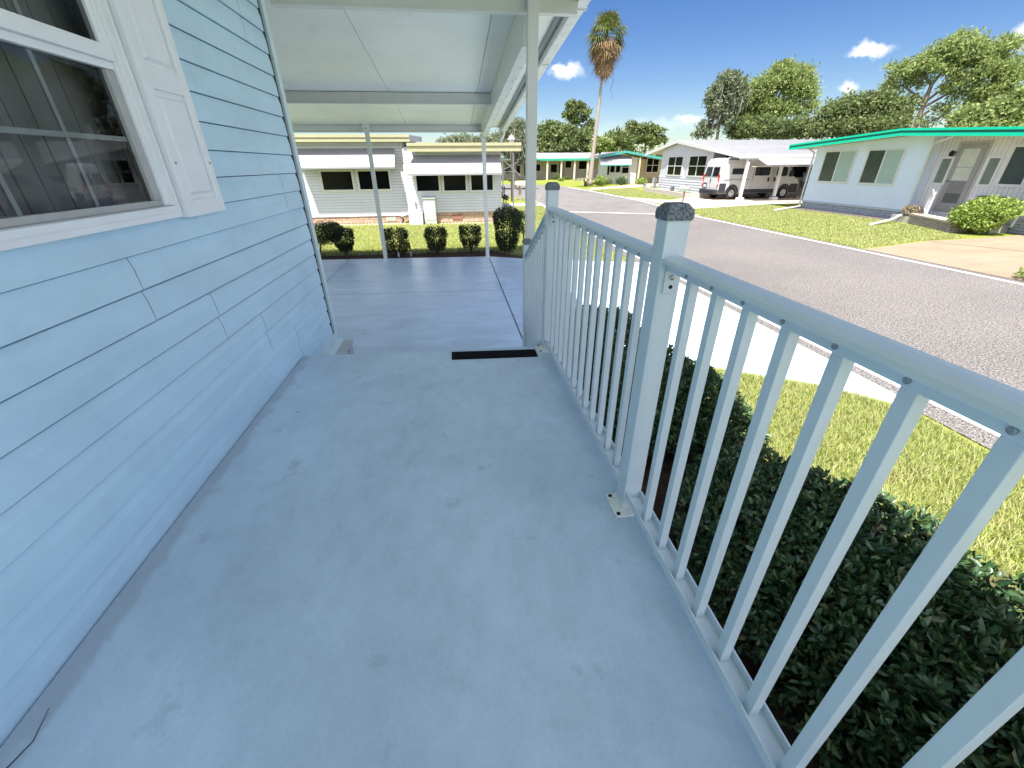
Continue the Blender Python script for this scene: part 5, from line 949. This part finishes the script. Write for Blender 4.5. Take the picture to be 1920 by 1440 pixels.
# ------------------------------------------------------------ person beside the van
def person(loc,rz_,h):
    r=thing('person','person in light blue shirt and shorts bending beside the front of the van','person',(*loc,ZG),rz_)
    k=h/1.75
    J={'pel':(0,0,.92),'spine':(0.02,0,1.10),'chest':(.12,0,1.32),'neck':(.20,0,1.47),'head':(.25,0,1.60),
     'shl':(.12,.17,1.40),'ell':(.20,.24,1.16),'wrl':(.36,.20,1.02),'hal':(.43,.18,.98),
     'shr':(.12,-.17,1.40),'elr':(.18,-.25,1.15),'wrr':(.33,-.20,1.0),'har':(.40,-.18,.96),
     'hil':(0,.10,.88),'knl':(.05,.12,.48),'anl':(-.02,.13,.09),'tol':(.14,.14,.03),
     'hir':(0,-.10,.88),'knr':(.02,-.12,.48),'anr':(-.06,-.13,.09),'tor':(.10,-.14,.03)}
    def skin(nm,names,edges,rad,m_,root_=0):
        me=bpy.data.meshes.new(nm); me.from_pydata([tuple(c*k for c in J[n]) for n in names],[(names.index(a),names.index(b)) for a,b in edges],[]); me.materials.append(m_)
        o=bpy.data.objects.new(nm,me); C.objects.link(o); o.parent=r; o.modifiers.new('skin','SKIN'); s=o.modifiers.new('sub','SUBSURF'); s.levels=1; s.render_levels=2
        for i,n in enumerate(names):
            q=rad[n]; me.skin_vertices[0].data[i].radius=(q[0]*k,q[1]*k) if isinstance(q,tuple) else (q*k,q*k)
            me.skin_vertices[0].data[i].use_root=(i==root_)
        return o
    names=list(J); E=[('pel','spine'),('spine','chest'),('chest','neck'),('neck','head'),('chest','shl'),('shl','ell'),('ell','wrl'),('wrl','hal'),('chest','shr'),('shr','elr'),('elr','wrr'),('wrr','har'),('pel','hil'),('hil','knl'),('knl','anl'),('anl','tol'),('pel','hir'),('hir','knr'),('knr','anr'),('anr','tor')]
    rad=dict(pel=.13,spine=.12,chest=.14,neck=.055,head=.095,shl=.065,ell=.045,wrl=.032,hal=.03,shr=.065,elr=.045,wrr=.032,har=.03,hil=.09,knl=.062,anl=.04,tol=.035,hir=.09,knr=.062,anr=.04,tor=.035)
    skinm=mat('skin_tone',(.45,.28,.20),.6); skin('body',names,E,rad,skinm)
    shn=['spine','pel','chest','shl','shr','ell','elr']; rs_=dict(spine=.155,pel=.15,chest=.17,shl=.085,shr=.085,ell=.06,elr=.06)
    skin('shirt',shn,[('pel','spine'),('spine','chest'),('chest','shl'),('chest','shr'),('shl','ell'),('shr','elr')],rs_,mat('light_blue_cloth',(.38,.48,.60),.9,.05,6))
    J['thl']=(.045,.115,.56);J['thr']=(.018,-.115,.56)
    skin('shorts',['pel','hil','hir','thl','thr'],[('pel','hil'),('pel','hir'),('hil','thl'),('hir','thr')],dict(pel=.155,hil=.11,hir=.11,thl=.10,thr=.10),mat('grey_shorts',(.14,.13,.13),.9,.05,6))
    for s,(x,y,z) in ((1,J['hal']),(-1,J['har'])):
        for f in range(5):
            a=(f-2)*.016; obj('finger',MB().tube([((x)*k,(y+a)*k,z*k),((x+.05)*k,(y+a)*k,(z-.012)*k),((x+(.08 if f<4 else .06))*k,(y+a-s*.01)*k,(z-.045)*k)],[.009*k,.008*k,.006*k],6),skinm,r,world=False,smooth=True)
    hh=J['head']; obj('hair',MB().lathe([(.02,.13),(.075,.105),(.105,.05),(.108,0),(.10,-.035)],((hh[0]-.012)*k,0,(hh[2]+.01)*k),14),mat('grey_hair',(.25,.24,.23),.8),r,world=False,smooth=True)
    for s in ('l','r'):
        a=J['an'+s]; obj('shoe',MB().prism([((a[0]-.09)*k,(a[1]-.05)*k,0),((a[0]+.2)*k,(a[1]-.045)*k,0),((a[0]+.2)*k,(a[1]+.045)*k,0),((a[0]-.09)*k,(a[1]+.05)*k,0)],(0,0,.085*k)),mat('white_shoe',(.7,.7,.7),.6) if 'white_shoe' not in MATS else MATS['white_shoe'],r,world=False,bevel=.02)
for ch_ in [vn]: ch_.scale=(.885,1,1)
person((22.0,26.25),.25,1.72)
# ------------------------------------------------------------ tan house with white awning (middle distance)
th=thing('small_tan_house','grey and tan house with a broad white front awning beyond the road','house',(19,50,ZG))
obj('wall',MB().box(17.2,20.7,50,53,ZG,1.95),mat('pale_grey_siding',(.62,.62,.60),.6,.04,2),th); obj('tan_wall',MB().box(20.705,26,51.6,54,ZG,1.80),mat('tan_siding',(.56,.44,.31),.7,.04,2),th)
obj('tan_wall_base',MB().box(20.71,26,51.5,51.595,ZG,-.1),mat('tan_block',(.38,.30,.25),.8,.1,3),th)
tz=lambda x: 2.62-.16*abs(x-19.0)
mb=MB(); 
for (a,b) in ((16.2,19.0),(19.0,24.5)):
    mb.add([(a,49.3,tz(a)),(b,49.3,tz(b)),(b,54,tz(b)),(a,54,tz(a)),(a,49.3,tz(a)-.1),(b,49.3,tz(b)-.1),(b,54,tz(b)-.1),(a,54,tz(a)-.1)],[(0,1,2,3),(7,6,5,4),(0,4,5,1),(2,6,7,3),(1,5,6,2),(0,3,7,4)])
obj('roof',mb,roofw,th); mb=MB()
for (a,b) in ((16.2,19.0),(19.0,24.5)): mb.add([(a,49.25,tz(a)+.03),(b,49.25,tz(b)+.03),(b,49.25,tz(b)-.2),(a,49.25,tz(a)-.2),(a,49.295,tz(a)+.03),(b,49.295,tz(b)+.03),(b,49.295,tz(b)-.2),(a,49.295,tz(a)-.2)],[(0,3,2,1),(4,5,6,7),(0,1,5,4),(3,7,6,2)])
obj('fascia',mb,mat('teal_fascia',(.06,.33,.29),.5),th)
a=obj('awning',MB().prism([(16.3,49.95,2.15),(19.9,49.95,2.15),(19.5,48.6,1.30),(16.0,48.6,1.30)],(0,.02,-.04)),awn_m,th,fix=True); obj('awning_trim',MB().box(16.0,19.5,48.56,48.6,1.20,1.29),MATS['teal_fascia'],a)
for x0,x1 in ((17.6,18.1),(18.25,18.75)): winbox(th,'y',49.998,x0,x1,.55,1.25,1,.05)
winbox(th,'y',49.998,19.0,19.75,.45,1.65,1,.07,1,None,True); winbox(th,'y',49.998,17.27,17.5,.3,1.2,1,.03)
winbox(th,'y',51.49,22.5,23.9,.5,1.9,1,.07,2,None,True)
for x in (20.75,24.1): obj('column',MB().box(x-.08,x+.08,49.4,49.56,ZG,2.0),mat('tan_column',(.62,.55,.45),.6) if 'tan_column' not in MATS else MATS['tan_column'],th)
# ------------------------------------------------------------ long green trimmed house at the bend
lh=thing('long_porch_house','long low house with green trim and dark columned porch at the road bend','house',(14,68,ZG))
obj('wall',MB().box(5,26,69.5,78,ZG,2.1),mat('pink_beige_wall',(.50,.42,.38),.7,.05,1),lh)
mb=MB().prism([(5,66.5,2.02),(5,66.5,2.12),(5,73,3.0),(5,79,2.2),(5,79,2.1),(5,73,2.9)],(22,0,0)); obj('roof',mb,roofw,lh,fix=True)
obj('fascia',MB().box(5,27,66.42,66.499,1.86,2.13),mat('green_trim',(.03,.34,.24),.5),lh)
obj('porch_gable',MB().prism([(5.5,65.6,1.95),(12.8,65.6,1.95),(9.2,65.6,2.45)],(0,2,0)),roofw,lh,fix=True); obj('fascia',MB().prism([(5.4,65.55,1.85),(9.2,65.55,2.40),(13,65.55,1.85),(13,65.55,2.02),(9.2,65.55,2.56),(5.4,65.55,2.02)],(0,.04,0)),MATS['green_trim'],lh,fix=True)
for x in (13.9,16.0,18.0,20.0): obj('column',MB().box(x-.12,x+.12,66.6,66.8,ZG,1.9),MATS['tan_column'],lh)
for x0,x1,z0,z1 in ((10.9,11.7,-.1,1.6),(12.3,13.4,.5,1.4),(15.0,16.0,.3,1.4),(17.3,18.2,.9,1.8),(19.4,20.6,.7,1.8),(8.0,10.3,.2,1.5)): winbox(lh,'y',69.49,x0,x1,z0,z1,1,.08)
obj('awning',MB().prism([(7.2,67.5,1.75),(10.4,67.5,1.75),(10.4,66.4,1.35),(7.2,66.4,1.35)],(0,0,-.06)),awn_m,lh,fix=True)
obj('dark_door',MB().box(16.3,17.0,69.4,69.499,ZG,1.5),MATS['shed_door'],lh)
for i,(x,y,sx,h,lab) in enumerate([(15.3,66.9,.5,.95,'dark potted tree in the shaded porch between columns'),(11.2,62.5,.35,.7,'low grey green shrub in front of the tall dark window'),(16.9,66.4,.4,.5,'small potted plant at the foot of the middle porch columns'),(14.6,60.8,.4,.35,'small pale clump at the edge of the bend lawn'),(8.0,62,.5,.45,'low hedge clump behind the twin mailboxes')]):
    bush((x,y),[(x,y,ZG+h/2,sx,sx,h/2)],500,.14,oak_m if i!=3 else leaf_bright,lab,200+i)
bush((20.6,47.6),[(20.4,47.6,-.35,.6,.5,.35)],900,.14,leaf_bright,'bright green clump in front of the tan house wall',220)
bush((18.1,47.4),[(18.1,47.4,-.25,.7,.5,.4)],900,.12,leaf_near,'dark round shrub in front of the tan house windows',221)
bush((16.3,47.6),[(16.3,47.6,-.3,.9,.5,.3)],900,.12,oak_m,'low dark shrub below the white awning of the tan house',222)
bush((15.1,45.6),[(15.1,45.6,-.15,.6,.6,.5)],1200,.13,leaf_bright,'yellow green bush at the foot of the tall palm',223)
# ------------------------------------------------------------ tall palm
pm=thing('tall_palm','very tall fan palm with a skirt of brown dead fronds under its small green crown','palm tree',(18.3,59.6,ZG))
bx,by=18.3,59.6; tx,ty,tz_=18.95,59.4,13.6
pts=[(bx+(tx-bx)*t,by+(ty-by)*t,ZG+(tz_-ZG)*t) for t in (0,.03,.08,.2,.4,.6,.8,1)]
obj('trunk',MB().tube(pts,[.46,.36,.30,.25,.21,.18,.15,.14],12),mat('palm_trunk',(.34,.29,.25),.9,.1,3,.4,8,stretch=(1,1,4)),pm,smooth=True)
def fronds(n,seed,elo,ehi,ln,m_,nm,zz,w_=.5):
    q=random.Random(seed); V=[];F=[]
    for i in range(n):
        az=q.uniform(0,2*math.pi); el=R(q.uniform(elo,ehi)); L0=ln*q.uniform(.75,1.15); base=Vector((tx,ty,zz+q.uniform(-.5,.5)))
        d=Vector((math.cos(az)*math.cos(el),math.sin(az)*math.cos(el),math.sin(el))); hub=base+d*L0*.5+Vector((0,0,-.1))
        s=d.cross(Vector((0,0,1))).normalized(); up=s.cross(d)
        o=len(V); V+= [base+s*.03,base-s*.03,hub-s*.02,hub+s*.02]; F.append((o,o+1,o+2,o+3))
        for k in range(15):
            a=R(-80+160*k/14); dd=(d*math.cos(a)+s*math.sin(a)); seg=L0*.55*q.uniform(.85,1.1); tip=hub+dd*seg+Vector((0,0,-seg*.35*q.uniform(.6,1.6))); mid=hub+dd*seg*.55+up*.03; pp=dd.cross(up).normalized()*.045
            o=len(V); V+=[hub,mid+pp,tip,mid-pp]; F.append((o,o+1,o+2,o+3))
    return obj(nm,(np.array([tuple(v) for v in V]),np.array(F)),m_,pm)
fronds(70,1,-35,80,2.6,mat('palm_green',(.10,.14,.04),.5,island=[(.07,.11,.03),(.16,.20,.05),(.25,.24,.09)],trans=.2),'crown',14.6)
dead=mat('dead_frond',(.30,.20,.11),.9,island=[(.16,.10,.05),(.42,.30,.16),(.30,.20,.10),(.50,.38,.20)],trans=.15)
fronds(60,2,-60,0,2.3,dead,'dead_fronds',14.2); fronds(44,3,-80,-40,1.9,dead,'dead_fronds',13.2); fronds(14,5,-88,-66,1.7,dead,'dead_fronds',12.3)
mb=MB().tube([(19.3,59.3,12.6),(19.9,59.3,11.8),(19.5,59.3,11.0),(20.2,59.3,10.6),(19.9,59.3,9.6),(20.3,59.3,8.8)],[.04,.035,.03,.025,.02,.015],5); mb.tube([(18.3,59.3,12.5),(17.9,59.3,11.7),(18.0,59.3,11.1)],[.04,.03,.02],5); obj('hanging_stalk',mb,stem_m,pm)
pm.location=(14.46,47.1,ZG); pm.scale=(.815,.815,.815)
# small spiky palm at the foot
sp=thing('small_palm','small arching greyish palm beside the foot of the tall palm','palm tree',(17.3,57.5,ZG)); q=random.Random(9); V=[];F=[]
for i in range(60):
    az=q.uniform(0,6.28); L0=q.uniform(1.3,2.3); d=Vector((math.cos(az),math.sin(az),0)); s=Vector((-d.y,d.x,0))*.05; pv=None
    for k in range(6):
        t=k/5; p=Vector((17.3,57.5,ZG+.35))+d*L0*t*.9+Vector((0,0,1.3*t*1.6-1.9*t*t*q.uniform(.9,1.0)*1.0)); 
        if pv is not None: o=len(V); V+=[pv-s,pv+s,p+s*.8,p-s*.8]; F.append((o,o+1,o+2,o+3))
        pv=p
obj('fronds',(np.array([tuple(v) for v in V]),np.array(F)),mat('grey_palm_leaf',(.30,.28,.16),.7,island=[(.20,.20,.10),(.42,.38,.26)],trans=.2),sp); obj('trunk',MB().tube([(17.3,57.5,ZG-.02),(17.3,57.5,ZG+.5)],.18,8),stem_m,sp)
sp.location=(13.55,45.6,ZG); sp.scale=(.8,.8,.8)
# ------------------------------------------------------------ trees
KIND={'pineR':('broad spreading pine with bare forked limbs behind the turquoise fascia','pine tree',pine_m,.27,23000,.5),
'oakR':('dense yellow green tree rising behind the right end of the green roofed house','tree',pine_m,.24,20000,0),
'oakM':('dark bushy oak behind the left end of the turquoise fascia','oak tree',oak_m,.22,26000,0),
'pineM':('tall dense olive green pine behind the gabled white roof','pine tree',pine_m,.27,30000,.5),
'understory':('low dark green growth at the base of the tall dense pine','tree',oak_m,.22,13000,0),
'mossTree':('slender grey green tree with hanging moss left of the dense pine','tree',moss_m,.25,11000,.4),
'farOak1':('far airy flat topped tree behind the peaked roof of the tan house','tree',oak_m,.42,5000,0),
'farOak2':('far rounded tree left of the airy flat topped one','tree',oak_m,.42,3200,0),
'farOak3':('small light green far tree right of the tall palm trunk','tree',pine_m,.40,1400,0),
'oakL':('wide dense oak behind the long porch house','oak tree',oak_m,.46,12000,0),
'tallThin':('tall thin tree rising above the wide dense oak','tree',oak_m,.46,3200,0),
'oakFL':('dark moss hung oak behind the white neighbouring house roof','oak tree',moss_m,.26,13000,1.0)}
for key,(cl,br) in TREES.items():
    lab,ct,mt_,sz,n,droop=KIND[key]; q=np.random.default_rng(abs(hash(lab))%1000 if False else sum(map(ord,key)))
    x0,y0,_=br[0][0]; root=thing('pine_tree' if 'pine' in ct else ('oak_tree' if 'oak' in ct else 'broadleaf_tree'),lab,ct,(x0,y0,ZG))
    vol=sum(c[3]*c[3]*c[4] for c in cl); Ps=[];Ds=[]
    for c in cl:
        k=max(60,int(n*(c[3]*c[3]*c[4])/vol)); rad=np.array([c[3],c[3],c[4]])*(.86 if key in('pineR','pineM','mossTree') else 1); ns=max(10,int(k/(95 if key in('pineR','pineM') else 50)))
        d=q.normal(size=(ns,3)); d/=np.linalg.norm(d,axis=1,keepdims=True); sub=np.array(c[:3])+d*rad*(q.uniform(.25,1,ns)**.45)[:,None]
        idx=q.integers(0,ns,k); cs=min(rad)*(.13 if key in('pineR','tallThin','farOak1') else .17)+.15; p=sub[idx]+q.normal(size=(k,3))*np.array([cs,cs,cs*.6]); Ps.append(p); Ds.append(d[idx])
    P=np.concatenate(Ps); D=np.concatenate(Ds)
    obj('crown',leaves(P,sz,aspect=.32 if droop>=.5 else .6,fold=.15,outdir=D*.4+np.array([0,0,.1]),droop=droop if droop>=1 else 0,seed=5),mt_,root)
    mb=MB(); base=br[0][0]
    for i,b in enumerate(br):
        big=max(c[3] for c in cl); r0=(.10+.035*big) if i==0 else (.05+.018*big)
        pts=list(b)
        if i==0: pts=[(b[0][0],b[0][1],ZG-.1)]+pts
        limb(mb,pts,r0*1.25,r0*.35,8)
    # secondary limbs to each foliage mass
    allp=[p for b in br for p in b[1:]]
    for c in cl:
        nb=min(allp,key=lambda p:(Vector(p)-Vector(c[:3])).length); v=Vector(nb); e=Vector(c[:3])
        md=(v+e)/2+Vector((q.uniform(-.3,.3),q.uniform(-.3,.3),q.uniform(-.4,.1))); limb(mb,[v,md,e],.09,.03,5)
        for t in range(3):
            e2=e+Vector((q.uniform(-.7,.7)*c[3],q.uniform(-.7,.7)*c[3],q.uniform(-.3,.7)*c[4])); limb(mb,[md,(md+e2)/2+Vector((0,0,-.15)),e2],.05,.015,4)
    obj('trunk',mb,bark_m,root)
    if key in('oakFL','mossTree'):
        hp=P[q.choice(len(P),900 if key=='oakFL' else 260)]; k=len(hp); ln=q.uniform(.5,1.5,k)*(.7 if key=='oakFL' else .9); a=q.uniform(0,6.28,k); s=np.stack([np.cos(a),np.sin(a),np.zeros(k)],1)*.06
        dn_=np.stack([q.normal(0,.08,k),q.normal(0,.08,k),-ln],1); V=np.stack([hp-s,hp+s,hp+s*.6+dn_*.6,hp+dn_],1).reshape(-1,3); obj('hanging_moss',(V,np.arange(k)[:,None]*4+np.array([0,1,2,3])),mat('moss_strand_'+('a' if key=='oakFL' else 'b'),(.22,.23,.17),.9),root)
# far tree line closing the horizon
q=np.random.default_rng(77); Ps=[];Ds=[]
for k in range(80):
    a=R(-75+150*k/79); rr=110+q.uniform(-10,14); c=np.array([math.sin(a)*rr,math.cos(a)*rr,2.0]); p,d=shell(c,(4.5,4.5,3.2+q.uniform(-1,1.2)),300,900+k,.3); Ps.append(p);Ds.append(d)
tl=obj('far_tree_line',leaves(np.concatenate(Ps),.9,aspect=.7,seed=8),oak_m); tag(tl,'continuous dark far-off line of trees closing the horizon','tree line',kind='stuff')
